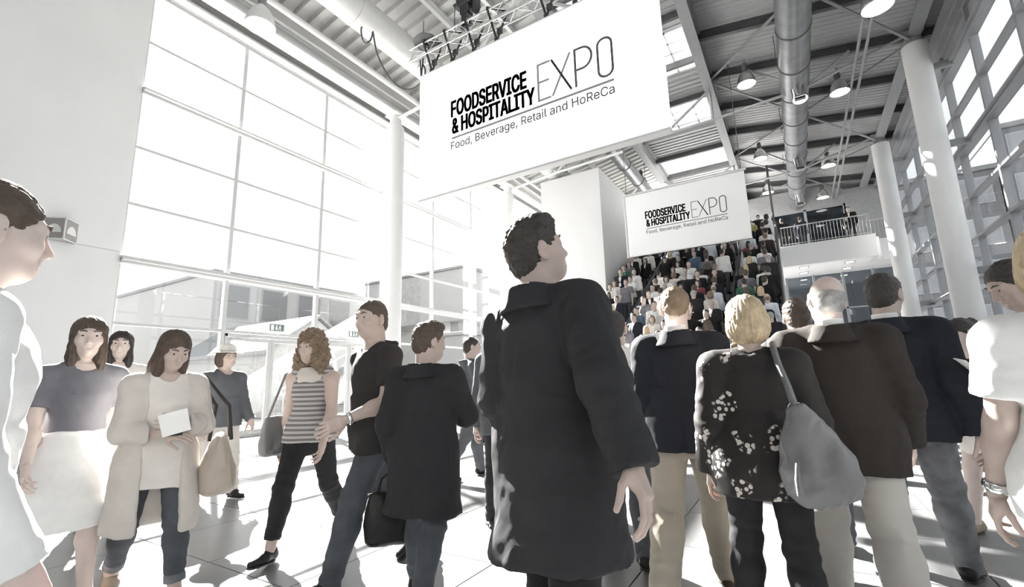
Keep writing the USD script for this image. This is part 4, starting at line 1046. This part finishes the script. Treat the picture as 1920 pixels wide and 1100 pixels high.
# -- accessories
def watch(i, r=.034, w=.022):
    def f(B):
        a, el, wr, v, pn = B.arms[i]; c = wr-v*.03*B.k
        T = trimesh.creation.torus(r*B.k, .006, 20, 8); T.vertices[:, 2] *= w/.012
        M = np.eye(4); x = unit(np.cross(v, [0, 0, 1.] if abs(v[2]) < .9 else [1., 0, 0])); M[:3, 0] = x; M[:3, 1] = np.cross(v, x); M[:3, 2] = v; M[:3, 3] = c
        T.apply_transform(M); return T
    return f
def belt(B):
    F = Field(); T = B.torso(); a, d = np.interp(.075*B.k, [t[0] for t in T], [t[1] for t in T]), np.interp(.075*B.k, [t[0] for t in T], [t[2] for t in T])
    F.stack(B.pelvis, B.Rc, [(.06*B.k, a, d, 0), (.095*B.k, a, d, 0)], grow=.022*B.k); return tidy(F.mesh(.009))
def shirt_collar(B):
    F = Field(); F.stack(B.C(0, -.014, 0), B.Rc @ rot('x', 6), [(.48*B.k, .062*B.k, .060*B.k, -.012*B.k), (.562*B.k, .061*B.k, .063*B.k, -.015*B.k)], .01); F.ell(B.C(0, .06, .54), np.array([.03, .05, .05])*B.k, B.Rc, .01, op=1)
    return tidy(F.mesh(.007))
def coat_collar(B):
    k = B.k; F = Field(); F.stack(B.C(0, -.014, 0), B.Rc @ rot('x', 7), [(.448*k, .112*k, .088*k, -.014*k), (.458*k, .108*k, .090*k, -.014*k), (.50*k, .084*k, .081*k, -.014*k), (.535*k, .070*k, .071*k, -.014*k)], .01, grow=.006)
    F.bone(B.C(0, .14, .36), B.C(0, .07, .53), .02*k, .05*k, .01, op=1)
    return folds(tidy(F.mesh(.007)), 3, .004, .5)
def cuffs(i, L=.018):
    def f(B):
        a, el, wr, v, pn = B.arms[i]; F = Field(); F.bone(wr-v*.01, wr+v*L*1.2*B.k, .035*B.k, .035*B.k, .005, True, True); return tidy(F.mesh(.006))
    return f
def bag_mesh(c, R, w, h, d, seed=1, slouch=.5):
    """soft bag: rounded body, wider at the base, sunk in at the mouth"""
    F = Field(); c = np.array(c, float); P = lambda x, y, z: c+R @ np.array([x, y, z])
    F.stack(c, R, [(-h*.5, w*.40, d*.35, 0), (-h*.42, w*.48, d*.5, 0), (-h*.1, w*.5, d*.48, 0), (h*.2, w*.46, d*.34, 0), (h*.42, w*.42, d*.16, 0), (h*.5, w*.40, d*.1, 0)], .03, pw=2.6)
    for x in (-1, 1): F.ell(P(x*w*.25, d*.42, h*.05), (w*.13, d*.12, h*.3), R, .06, op=1)
    return folds(tidy(F.mesh(.011)), seed, .012*slouch, .7)
def hobo_mesh(c, R, w, h, d, seed=1):
    F = Field(); c = np.array(c, float)
    F.stack(c, R, [(-h*.5, w*.24, d*.2, 0), (-h*.45, w*.38, d*.36, 0), (-h*.3, w*.49, d*.5, 0), (-h*.1, w*.48, d*.48, 0), (h*.12, w*.38, d*.36, 0), (h*.32, w*.25, d*.22, 0), (h*.5, w*.12, d*.14, 0)], .03, pw=2.2)
    F.ell(c+R @ np.array([w*.06, -d*.5, h*.02]), (w*.10, d*.16, h*.34), R, .05, op=1)
    return folds(tidy(F.mesh(.009)), seed, .012, 1.)
def hold(name, label, spot_base, rotz, build, category='bag'):
    """a carried thing: top-level, in the frame of the person who carries it"""
    return thing(name, label, category, spot_base, rotz)
def frame_of(path):
    p = stage.GetPrimAtPath(path); t = p.GetAttribute('xformOp:translate').Get(); r = p.GetAttribute('xformOp:rotateZ').Get()
    return tuple(t), r
LAST = {}
_person = person
def person(label, loc, psi, B, look, **kw):
    t = _person(label, loc, psi, B, look, **kw); LAST['B'], LAST['t'] = B, t; return t

# 1 -- man cut by the left edge, very near
stand('close man in white shirt at the left edge of the picture, looking right', (-1.701, 0.281, 1.726, 80.6), -82, dict(lean=2, arms=((8, 8, 20, 10), (4, 9, 25, 20)), legs=((14, 2, 6), (-12, 2, 16)), heel=(0, 20), head=(6, 4, 0), bulk=1.05),
      dict(skin='pale', hair=('short', 'brown'), tops=[dict(kind='shirt', mat=C_white, fit=.018, hem=-.2, collar=.545, amp=.008)], bottom=dict(mat=C_lightt), shoes=S_brown))
# 2 -- woman in dark tee and white skirt
stand('woman in dark grey t-shirt and long white skirt beside the white wall', (-3.680, 1.074, 1.640, 73.7), 190, dict(fem=True, lean=1, arms=((-6, 8, 16, 0), (10, 8, 22, 10)), legs=((10, 2, 6), (-8, 2, 14)), heel=(0, 16), head=(-8, 4, 0)),
      dict(skin='pale', hair=('long', 'brown'), tops=[dict(kind='t_shirt', mat=C_grey, fit=.006, hem=-.02, sleeve='short', amp=.005)], bottom=dict(kind='skirt', mat=C_white, hem=.46, flare=.23, fit=.012, amp=.012), shoes=S_brown))
# 3 -- woman with phone and tote
stand('woman in pale cardigan and rolled jeans reading her phone', (-3.295, 1.378, 1.534, 67.3), 192, dict(fem=True, lean=4, arms=((22, 10, 92, 42, -35), (14, 8, 84, 48, -35)), legs=((18, 2, 12), (-14, 2, 18)), heel=(0, 18), head=(10, 24, 0)),
      dict(skin='mid', hair=('long', 'brown'), hands=(dict(curl=22), dict(curl=30)), tops=[dict(kind='t_shirt', mat=C_off, fit=.012, hem=-.2, sleeve='short', amp=.009), dict(kind='cardigan', mat=C_cardi, fit=.024, hem=-.46, flare=.05, open=.10, amp=.012, sleeve_w=.002)],
           bottom=dict(mat=C_jean, fit=.006, length=.82, cuff=C_jeanb), shoes=S_tan, extras=[('bracelet', watch(0, .034, .014), M_chrome)]))
B_, t_ = LAST['B'], LAST['t']; loc_, rz_ = frame_of(t_)
wr = (B_.arms[0][2]+B_.arms[1][2])/2 + np.array([0, .1, .02])
ph = thing('phone', 'dark phone with a white folded leaflet, held by the woman in the pale cardigan', 'phone', loc_, rz_)
Rp = rot('x', -35)
def placed(m, c, R): m.vertices = (R @ m.vertices.T).T+c; return m
obj('case', placed(cbox(-.036, .036, -.004, .004, -.072, .072, .003), wr, Rp), M_screen, ph)
obj('leaflet', placed(cbox(-.085, .05, .006, .009, -.06, .10, .0005), wr+np.array([.03, .0, 0]), Rp @ rot('y', 18)), M_paper, ph)
tb = thing('tote_bag', 'large soft beige tote bag on the arm of the woman with the phone', 'bag', loc_, rz_)
c_ = B_.sh[0]*[1, 1, 0]+np.array([-.17, .0, B_.pz-.10]); Rb = rot('z', 75)
obj('body', bag_mesh(c_, Rb, .44, .36, .22, 3, 1.), S_beige, tb, smooth=True)
for s in (-.06, .06):
    obj('handle', tube([c_+Rb @ np.array([-.13, s, .15]), c_+np.array([0, -.0, .36])+Rb @ np.array([-.06, s*.6, 0]), B_.sh[0]+np.array([-.035, 0, .055])+Rb @ np.array([0, s*.3, 0]), c_+np.array([0, .0, .36])+Rb @ np.array([.06, s*.6, 0]), c_+Rb @ np.array([.13, s, .15])], .011, 8), M_strap, tb, smooth=True)
# 4 -- curly haired woman
stand('curly haired woman in striped sleeveless top and cropped dark trousers', (-3.280, 2.322, 1.610, 54.7), 152, dict(fem=True, lean=3, arms=((16, 8, 22, 8), (-10, 10, 18, 0)), legs=((-17, 2, 20), (24, 2, 10)), heel=(24, -6), head=(-14, 4, 0)),
      dict(skin='mid', hair=('curly', 'light'), tops=[dict(kind='top', mat=M_stripe, fit=.008, hem=-.06, sleeve='none', amp=.006)], bottom=dict(mat=C_blackj, fit=.009, length=.84), shoes=S_black,
           extras=[('scarf', lambda B: folds(tidy((lambda F: F.stack(B.C(0, .01, 0), B.Rc, [(.40*B.k, .10*B.k, .10*B.k, .02*B.k), (.46*B.k, .115*B.k, .105*B.k, .01*B.k), (.52*B.k, .085*B.k, .085*B.k, 0)], .03))(Field()).mesh(.011)), 5, .012, .8), C_cardi), ('belt', belt, S_black)]))
B_, t_ = LAST['B'], LAST['t']; loc_, rz_ = frame_of(t_)
hb = thing('shoulder_bag', 'rounded dark grey bag hanging at the hip of the curly haired woman', 'bag', loc_, rz_)
c_ = np.array([B_.sh[1][0]+.12, -.02, B_.pz-.02]); Rb = rot('z', 70)
obj('body', bag_mesh(c_, Rb, .30, .30, .15, 4, .6), S_grey, hb, smooth=True)
obj('strap', tube([c_+Rb @ np.array([-.1, 0, .13]), B_.sh[1]*[1, 1, 1]+np.array([.05, -.03, .03]), B_.sh[1]+np.array([0, .0, .068]), B_.sh[1]+np.array([.05, .03, .03]), c_+Rb @ np.array([.1, 0, .13])], .009, 8), S_grey, hb, smooth=True)
# 5 -- man in black polo
stand('tall man in black polo shirt walking to the left', (-2.461, 2.192, 1.760, 48.3), 118, dict(lean=3, arms=((14, 10, 62, 18), (-16, 8, 20, 5)), legs=((26, 2, 8), (-18, 2, 22)), heel=(-8, 26), head=(14, 4, 0)),
      dict(skin='mid', hair=('crop', 'brown'), hands=(dict(curl=34), dict(curl=30)), tops=[dict(kind='polo_shirt', mat=C_polo, fit=.010, hem=-.13, sleeve='short', collar=.545, amp=.007)], bottom=dict(mat=C_jean), shoes=S_black, extras=[('watch', watch(0), M_chrome)]))
# 6 -- person in knee coat
stand('person in dark knee length coat and slim jeans, seen from behind', (-1.904, 2.159, 1.551, 41.4), -26, dict(lean=3, arms=((-8, 10, 38, 10), (34, 10, 92, 30)), legs=((16, 3, 8), (-16, 5, 20)), heel=(0, 28), head=(-34, 4, 0), bulk=.98),
      dict(skin='mid', hair=('quiff', 'brown'), hands=(dict(grip=(70, 75, 78, 80)), dict(curl=30)), tops=[dict(kind='coat', mat=C_char, fit=.028, hem=-.36, flare=.05, collar=.53, straight=True, vent=True, seam=True, amp=.013, bits=[('collar', coat_collar, C_char)])], bottom=dict(mat=C_jean, fit=.004), shoes=S_black, shaft=.12))
B_, t_ = LAST['B'], LAST['t']; loc_, rz_ = frame_of(t_)
hb = thing('handbag', 'structured dark leather handbag in the hand of the person in the knee length coat', 'bag', loc_, rz_)
wr = B_.arms[0][2]+B_.arms[0][3]*.07; c_ = wr+np.array([-.03, .02, -.28]); Rb = rot('z', 35)
obj('body', bag_mesh(c_, Rb, .34, .29, .14, 6, .6), S_black, hb, smooth=True)
obj('edge_trim', placed(tube([(-.15, 0, .14), (-.05, .012, .146), (.05, .012, .146), (.15, 0, .14)], .006, 6), c_, Rb), M_chrome, hb, smooth=True)
obj('handle', placed(tube([(-.09, 0, .14), (-.07, 0, .22), (0, 0, .272), (.07, 0, .22), (.09, 0, .14)], .009, 8), c_, Rb), S_black, hb, smooth=True)
# 7 -- man farther off in grey suit
stand('distant man in grey suit with a bag strap, near the glass front', (-3.686, 5.017, 1.767, 36.3), -70, dict(lean=2, arms=((-14, 8, 14, 0), (16, 8, 30, 10)), legs=((16, 2, 8), (-14, 2, 18)), heel=(0, 22), head=(-6, 0, 0)),
      dict(skin='mid', hair=('crop', 'dark'), tops=[dict(kind='jacket', mat=C_suit, fit=.022, hem=-.2, collar=.525, straight=True)], bottom=dict(mat=C_suit), shoes=S_black,
           extras=[('bag_strap', lambda B: tube([B.C(.14, -.02, .50), B.C(.06, .155, .34), B.C(-.1, .16, .1), B.C(-.2, .06, -.04)], .014, 6), S_black)]), res=1.4)
# 8 -- big man in the middle
stand('large man in dark coat in the middle, head raised towards the banners', (-0.840, 1.591, 1.823, 27.8), -36, dict(lean=3, side=-4, twist=0, arms=((-4, 2, 30, 40), (-20, 20, 14, 0)), legs=((12, 2, 6), (-10, 3, 14)), heel=(0, 16), head=(-30, -14, 5), bulk=.94),
      dict(skin='mid', hair=('quiff', 'dark'), hands=(dict(curl=26), dict(curl=26)), tops=[dict(kind='coat', mat=C_coat, fit=.030, hem=-.35, flare=.045, collar=.54, straight=True, seam=True, vent=True, amp=.014,
           bits=[('collar', coat_collar, C_coat), ('shoulder_strap', lambda B: cat(*[bar(B.C(x*.085, -.014, .512), B.C(x*.185, -.016, .489), .04, .012) for x in (-1, 1)]), C_coat), ('pocket_flap', lambda B: cat(*[placed(cbox(-.07, .07, -.008, .008, -.022, .022, .004), B.C(x*.17, .085, -.03), B.Rc @ rot('z', -x*38)) for x in (-1, 1)]), C_coat), ('cuff_strap', cuffs(1, .0), C_coat), ('cuff_button', lambda B: cat(*[trimesh.creation.icosphere(1, .008).apply_translation(B.arms[1][2]-B.arms[1][3]*(.03+.028*j)+unit(np.cross(B.arms[1][3], [0, 1., 0]))*.044*B.k*(1+.06*j)) for j in range(3)]), M_black)])],
           bottom=dict(mat=C_blackj), shoes=S_black, extras=[('shirt_cuff', cuffs(0, .03), C_white)]), res=.85)
# 9 -- navy blazer and khaki
stand('man in navy blazer and khaki trousers, seen from behind', (-0.612, 2.927, 1.734, 11.8), -6, dict(lean=2, arms=((6, 9, 14, 4), (-6, 9, 16, 4)), legs=((-14, 3, 16), (18, 3, 10)), heel=(20, 0), head=(8, 2, 0), bulk=1.03),
      dict(skin='pale', hair=('tuft', 'light'), tops=[dict(kind='blazer', mat=C_navy, fit=.024, hem=-.14, collar=.52, straight=True, vent=True, seam=True, amp=.011, bits=[('collar', coat_collar, C_navy)])], bottom=dict(mat=C_khaki, fit=.02, flare=.008), shoes=S_brown, extras=[('shirt_collar', shirt_collar, C_white)]))
# 10 -- floral blouse
stand('blond woman in dark floral blouse and slim black trousers, from behind', (-0.205, 2.534, 1.559, 4.6), 2, dict(fem=True, lean=2, bulk=1.14, arms=((2, 9, 12, 6), (4, 12, 34, 10)), legs=((8, 3, 6), (-6, 3, 12)), heel=(0, 12), head=(10, 6, 0)),
      dict(skin='mid', hair=('bob', 'blond'), tops=[dict(kind='blouse', mat=M_floral, fit=.026, hem=-.2, flare=.012, amp=.010, sleeve_w=.01)], bottom=dict(mat=C_blackj, fit=.010), shoes=S_black, extras=[('watch', watch(0), M_chrome)]))
B_, t_ = LAST['B'], LAST['t']; loc_, rz_ = frame_of(t_)
hb = thing('shoulder_bag', 'shiny grey leather slouch bag on the shoulder of the woman in the floral blouse', 'bag', loc_, rz_)
c_ = np.array([B_.sh[1][0]+.02, -.185, B_.C(0, 0, .03)[2]]); Rb = rot('z', 14) @ rot('y', -13)
obj('body', hobo_mesh(c_, Rb, .29, .40, .16, 8), S_grey, hb, smooth=True)
top_ = c_+Rb @ np.array([0, 0, .19])
obj('strap', tube([top_, (top_+B_.sh[1]+np.array([-.05, -.12, 0]))/2+np.array([0, -.012, 0]), B_.sh[1]+np.array([-.055, -.115, .0]), B_.sh[1]+np.array([-.065, -.075, .075]), B_.sh[1]+np.array([-.06, -.01, .105]), B_.sh[1]+np.array([-.03, .085, .02])], [.016, .014, .014, .014, .014, .012], 8), S_grey, hb, smooth=True)
obj('buckle', placed(trimesh.creation.torus(.026, .005, 18, 6), top_, rot('x', 80)), M_chrome, hb, smooth=True)
obj('tassel', tube([c_+np.array([-.07, -.09, -.02]), c_+np.array([-.075, -.105, -.08]), c_+np.array([-.07, -.1, -.14])], [.006, .012, .015], 8), S_grey, hb, smooth=True)
# 11 -- bald man
stand('balding man in dark brown blazer and pale trousers, from behind', (0.158, 2.962, 1.694, -3.0), 4, dict(lean=2, bulk=1.14, arms=((6, 10, 14, 4), (8, 12, 30, 10)), legs=((10, 3, 6), (-12, 3, 16)), heel=(0, 18), head=(12, 6, 8)),
      dict(skin='pale', hair=('bald', 'grey'), tops=[dict(kind='blazer', mat=C_brown, fit=.028, hem=-.19, collar=.52, straight=True, vent=True, seam=True, amp=.012, bits=[('collar', coat_collar, C_brown)])], bottom=dict(mat=C_lightt, fit=.022, flare=.008), shoes=S_brown, extras=[('shirt_collar', shirt_collar, C_white)]))
# 12 -- dark haired man in navy blazer
stand('dark haired man in navy blazer and faded jeans, behind the balding man', (0.505, 3.688, 1.790, -7.8), -8, dict(lean=2, bulk=1.1, arms=((4, 9, 14, 4), (-8, 12, 20, 6)), legs=((-14, 2, 18), (18, 3, 8)), heel=(22, 0), head=(-12, 2, 0)),
      dict(skin='mid', hair=('short', 'dark'), tops=[dict(kind='blazer', mat=C_navy, fit=.026, hem=-.15, collar=.52, straight=True, vent=True, seam=True, amp=.011, bits=[('collar', coat_collar, C_navy)])], bottom=dict(mat=C_jeanb, fit=.016), shoes=S_black, extras=[('shirt_collar', shirt_collar, C_white)]))
# 13 -- woman in black vest
stand('woman in black top and pale shorts coming towards the viewer, at the right', (1.093, 4.916, 1.559, -12.5), 150, dict(fem=True, lean=4, arms=((10, 8, 60, 40), (4, 8, 30, 20)), legs=((-14, 2, 16), (16, 2, 8)), heel=(18, 0), head=(-24, 22, 0)),
      dict(skin='pale', hair=('bun', 'dark'), tops=[dict(kind='top', mat=C_black, fit=.012, hem=-.12, sleeve='none')], bottom=dict(kind='skirt', mat=C_off, hem=.26, flare=.19, fit=.012), shoes=S_tan))
# 14 -- man in pale blue shirt
stand('dark haired man in pale blue shirt reading something at the right edge', (1.057, 3.613, 1.756, -16.3), 128, dict(lean=4, arms=((26, 10, 84, 40), (20, 10, 88, 44)), legs=((6, 3, 6), (-4, 3, 8)), head=(-6, 26, 0)),
      dict(skin='mid', hair=('short', 'dark'), hands=(dict(curl=35), dict(curl=35)), tops=[dict(kind='shirt', mat=C_shirt, fit=.016, hem=-.12, collar=.55, sleeve='elbow', amp=.009)], bottom=dict(mat=C_jeanb), shoes=S_brown))
B_, t_ = LAST['B'], LAST['t']; loc_, rz_ = frame_of(t_)
bk = thing('leaflet', 'white leaflet held by the man in the pale blue shirt', 'leaflet', loc_, rz_)
c_ = (B_.arms[0][2]+B_.arms[1][2])/2+np.array([0, .09, .03])
for s in (-1, 1): obj('page', placed(cbox(0 if s > 0 else -.11, .11 if s > 0 else 0, -.0015, .0015, -.1, .1, .0005), c_, rot('x', -40) @ rot('z', s*14)), M_paper, bk)
# 15 -- person cut by the right edge
stand('close blond person in white t-shirt cut by the right edge of the picture', (0.735, 2.137, 1.631, -19.0), 16, dict(fem=True, lean=2, bulk=1.1, arms=((6, 9, 10, 4), (4, 9, 20, 10)), legs=((8, 3, 6), (-8, 3, 12)), heel=(0, 14), head=(-10, 2, 0)),
      dict(skin='mid', hair=('bob', 'blond'), tops=[dict(kind='t_shirt', mat=C_white, fit=.020, hem=-.14, sleeve='short', amp=.009)], bottom=dict(mat=C_off), shoes=S_tan, extras=[('bracelet', watch(0, .035, .03), M_chrome)]), res=.9)
# 16.. -- partly hidden people between the near ones
stand('man in white shirt mostly hidden behind the large man in the dark coat', (-1.118, 3.265, 1.667, 18.9), -4, dict(lean=1, arms=((8, 9, 16, 6), (-6, 14, 12, 4)), legs=((10, 2, 6), (-10, 2, 16)), heel=(0, 18)),
      dict(skin='mid', hair=('crop', 'dark'), tops=[dict(kind='shirt', mat=C_white, fit=.016, hem=-.1, collar=.55, amp=.008)], bottom=dict(mat=C_jean), shoes=S_black), res=1.2)
stand('brown haired man in dark jumper between the floral blouse and the balding man', (0.019, 3.885, 1.713, -0.3), 6, dict(lean=1, arms=((8, 8, 16, 6), (-6, 8, 12, 4)), legs=((-12, 2, 18), (16, 2, 8)), heel=(20, 0)),
      dict(skin='mid', hair=('short', 'brown'), tops=[dict(kind='jumper', mat=C_char, fit=.02, hem=-.12)], bottom=dict(mat=C_jean), shoes=S_black), res=1.2)
stand('woman with dark hair in grey top, behind the woman in the white skirt', (-5.427, 1.824, 1.745, 71.4), 176, dict(fem=True, arms=((8, 8, 16, 6), (-6, 8, 12, 4)), legs=((12, 2, 8), (-10, 2, 16)), heel=(0, 18)),
      dict(skin='pale', hair=('long', 'dark'), tops=[dict(kind='t_shirt', mat=C_off, fit=.008, hem=-.1, sleeve='short')], bottom=dict(mat=C_suit), shoes=S_black), res=1.3)
stand('person in pale sun hat and grey shirt behind the tote bag', (-5.636, 2.904, 1.666, 62.7), -150, dict(arms=((8, 8, 26, 6), (-6, 8, 22, 4)), legs=((12, 2, 8), (-10, 2, 16)), heel=(0, 18)),
      dict(skin='mid', hair=('bob', 'brown'), tops=[dict(kind='shirt', mat=C_suit, fit=.018, hem=-.12, collar=.55)], bottom=dict(mat=C_lightt), shoes=S_black, extras=[('sun_hat', lambda B: placed(lathe([(.0, .13), (.05, .125), (.085, .09), (.1, .03), (.17, .015), (.175, .02), (.1, .045)], 28), B.hc+np.array([0, 0, .03]), B.Rh), C_off)]), res=1.3)
stand('man in light jacket with dark trousers left of the large man', (-2.179, 3.443, 1.720, 32.3), 8, dict(lean=1, arms=((8, 8, 16, 6), (-6, 8, 12, 4)), legs=((12, 2, 8), (-10, 2, 16)), heel=(0, 18)),
      dict(skin='mid', hair=('tuft', 'grey'), tops=[dict(kind='jacket', mat=C_suit, fit=.022, hem=-.16, collar=.525, straight=True)], bottom=dict(mat=C_char), shoes=S_black), res=1.2)

# ---------------------------------------------------------------- the crowd on the stairs and escalators
PROTO = []
def P_(desc, fem, hair, top, bottom, arms=((6, 8, 14, 4), (-4, 8, 14, 4)), legs=((6, 3, 8), (-4, 3, 8)), extras=(), lanyard=False, H=None, skin_='mid'):
    PROTO.append((desc, fem, hair, top, bottom, arms, legs, extras, lanyard, H or (1.66 if fem else 1.77), skin_))
J = lambda m: [dict(kind='shirt', mat=C_white, fit=.012, hem=-.08), dict(kind='jacket', mat=m, fit=.026, hem=-.2, straight=True, vneck=.16)]
T_ = lambda m: dict(kind='t_shirt', mat=m, fit=.012, hem=-.1, sleeve='short')
S_ = lambda m: dict(kind='shirt', mat=m, fit=.016, hem=-.1)
K_ = lambda m: dict(kind='coat', mat=m, fit=.028, hem=-.36, flare=.03)
C_green = cloth('green_jersey', (.04, .12, .085)); C_red = cloth('dusky_red', (.22, .06, .08)); C_yel = cloth('dull_yellow', (.42, .38, .16)); C_blue = cloth('steel_blue', (.09, .13, .19))
FOLD = ((20, 10, 95, 50), (14, 10, 95, 50)); BENT = ((14, 10, 70, 25), (4, 8, 14, 4))
P_('man in black suit', False, ('short', 'dark'), J(C_black), C_black)
P_('man in white shirt with lanyard', False, ('crop', 'dark'), S_(C_white), C_suit, lanyard=True)
P_('woman in black jacket', True, ('long', 'brown'), J(C_black), C_jean)
P_('woman in white blouse', True, ('bob', 'dark'), S_(C_white), C_blackj, arms=BENT)
P_('man in charcoal jacket over white shirt', False, ('tuft', 'grey'), J(C_char), C_char, arms=BENT)
P_('man in navy suit with lanyard', False, ('short', 'brown'), J(C_navy), C_navy, lanyard=True)
P_('blond woman in dark coat', True, ('long', 'blond'), K_(C_coat), C_blackj)
P_('man in grey t-shirt', False, ('crop', 'brown'), T_(C_grey), C_jean)
P_('person in green top with lanyard', False, ('short', 'dark'), T_(C_green), C_jean, lanyard=True)
P_('woman in off white jacket', True, ('bob', 'light'), J(C_off), C_jean)
P_('balding man in pale shirt', False, ('bald', 'light'), S_(C_shirt), C_khaki)
P_('woman in dark dress with folded arms', True, ('bun', 'dark'), K_(C_black), C_black, arms=FOLD)
P_('man in brown jacket', False, ('short', 'light'), J(C_brown), C_jeanb)
P_('man in steel blue shirt', False, ('crop', 'dark'), S_(C_blue), C_blackj)
P_('woman in dusky red top', True, ('long', 'dark'), T_(C_red), C_blackj)
P_('person in dull yellow jacket', False, ('tuft', 'light'), J(C_yel), C_char)
P_('woman in striped top', True, ('curly', 'brown'), dict(kind='top', mat=M_stripe, fit=.012, hem=-.1, sleeve='short'), C_jean)
P_('man in white t-shirt', False, ('short', 'black'), T_(C_white), C_jeanb, arms=BENT)
WEIGHT = [9, 7, 7, 5, 6, 6, 4, 5, 1, 4, 4, 4, 4, 2, 1, 1, 2, 5]
made = {}
SHARED = 'people packed on the stairs and escalators'
def crowd(i, loc, psi, where, group):
    desc, fem, hair, top, bottom, arms, legs, ex, lan, H, sk = PROTO[i]
    label = f'{desc} {where}'
    if i not in made:
        B = Body(H=H, fem=fem, arms=arms, legs=legs)
        e = list(ex)
        if lan: e += [('lanyard', lambda B: tube([B.C(-.06, .02, .50), B.C(-.05, .13, .4), B.C(0, .165, .2), B.C(.05, .13, .4), B.C(.06, .02, .50)], .008, 5), C_white), ('badge', lambda B: placed(cbox(-.045, .045, -.003, .003, -.065, .065, .001), B.C(0, .165, .14), B.Rc), M_paper)]
        made[i] = person(label, loc, psi, B, dict(skin=sk, hair=hair, tops=top if isinstance(top, list) else [top], bottom=dict(mat=bottom), shoes=S_black, extras=e), res=1.8, group=group, detail=False)
        return made[i]
    return copy_of(made[i], 'person', label, loc, psi, rc.uniform(.95, 1.05))
rc = random.Random(11)
ORD = 'first second third fourth fifth sixth seventh eighth ninth tenth eleventh twelfth thirteenth fourteenth fifteenth sixteenth seventeenth eighteenth nineteenth twentieth'.split()
bag_ = []
def pick():
    global bag_
    if not bag_: bag_ = [i for i, w in enumerate(WEIGHT) for _ in range(w)]; rc.shuffle(bag_)
    return bag_.pop()
def tread(y):
    return 0. if y < SY else min(7.2, (int((y-SY)/RUN)+1)*RISE)
for row in range(19):
    st_ = 1+2*row; y = SY+(st_+.5)*RUN; z = tread(y)
    for c, (x, nm) in enumerate(((-5.92, 'by pillar'), (-5.34, 'by stairs'))):
        if rc.random() < .14: continue
        crowd(pick(), (x+rc.uniform(-.06, .06), y+rc.uniform(-.1, .1), z), 180+rc.uniform(-16, 16), f'on left escalator, {ORD[row]} row up, {nm}', SHARED)
    for c, x in enumerate(np.linspace(-4.25, -2.1, 5)):
        if rc.random() < .14: continue
        face = 180 if (c < 3) ^ (rc.random() < .18) else 0
        crowd(pick(), (x+rc.uniform(-.09, .09), y+rc.uniform(-.1, .1), z), face+rc.uniform(-24, 24), f'on wide stairs, {ORD[row]} row up, {ORD[c]} from left', SHARED)
    for c, (x, nm) in enumerate(((-1.2, 'left side'), (-.62, 'right side'))):
        if rc.random() < .1: continue
        crowd(pick(), (x+rc.uniform(-.14, .14), y+rc.uniform(-.16, .16), z), rc.uniform(-30, 30), f'on right escalator, {ORD[row]} row up, {nm}', SHARED)
for row, y in enumerate((7.6, 8.6, 9.4, 10.2, 10.9, 11.5)):
    for c, x in enumerate(np.linspace(-5.4, .6, 6)+(.3 if row % 2 else 0)):
        if rc.random() < .18: continue
        crowd(pick(), (x+rc.uniform(-.2, .2), y+rc.uniform(-.2, .2), 0), rc.uniform(-30, 30)+(180 if rc.random() < .3 else 0), f'below stairs, {ORD[5-row]} row from steps, {ORD[c]} from left', 'people waiting at the foot of the stairs')
# people on the balcony
for i, x, y, psi, w in ((0, .05, 26.9, 20, 'at balcony railing, beside the dark post'), (5, .85, 27.0, -20, 'at the balcony railing, second from the stairs'), (12, 2.85, 26.7, 170, 'alone at balcony railing, nearest the glass front')):
    crowd(i if i != 12 else 0, (x, y, 7.2), psi, w, 'people on the balcony')
for k, (x, y) in enumerate(((-1.6, 24.9), (-2.5, 25.1), (-.9, 24.8))): crowd((0, 2, 11)[k], (x, y, 7.2), (170, 20, 10)[k], f'at the head of the stairs, {ORD[k]} of three', 'people at the head of the stairs')
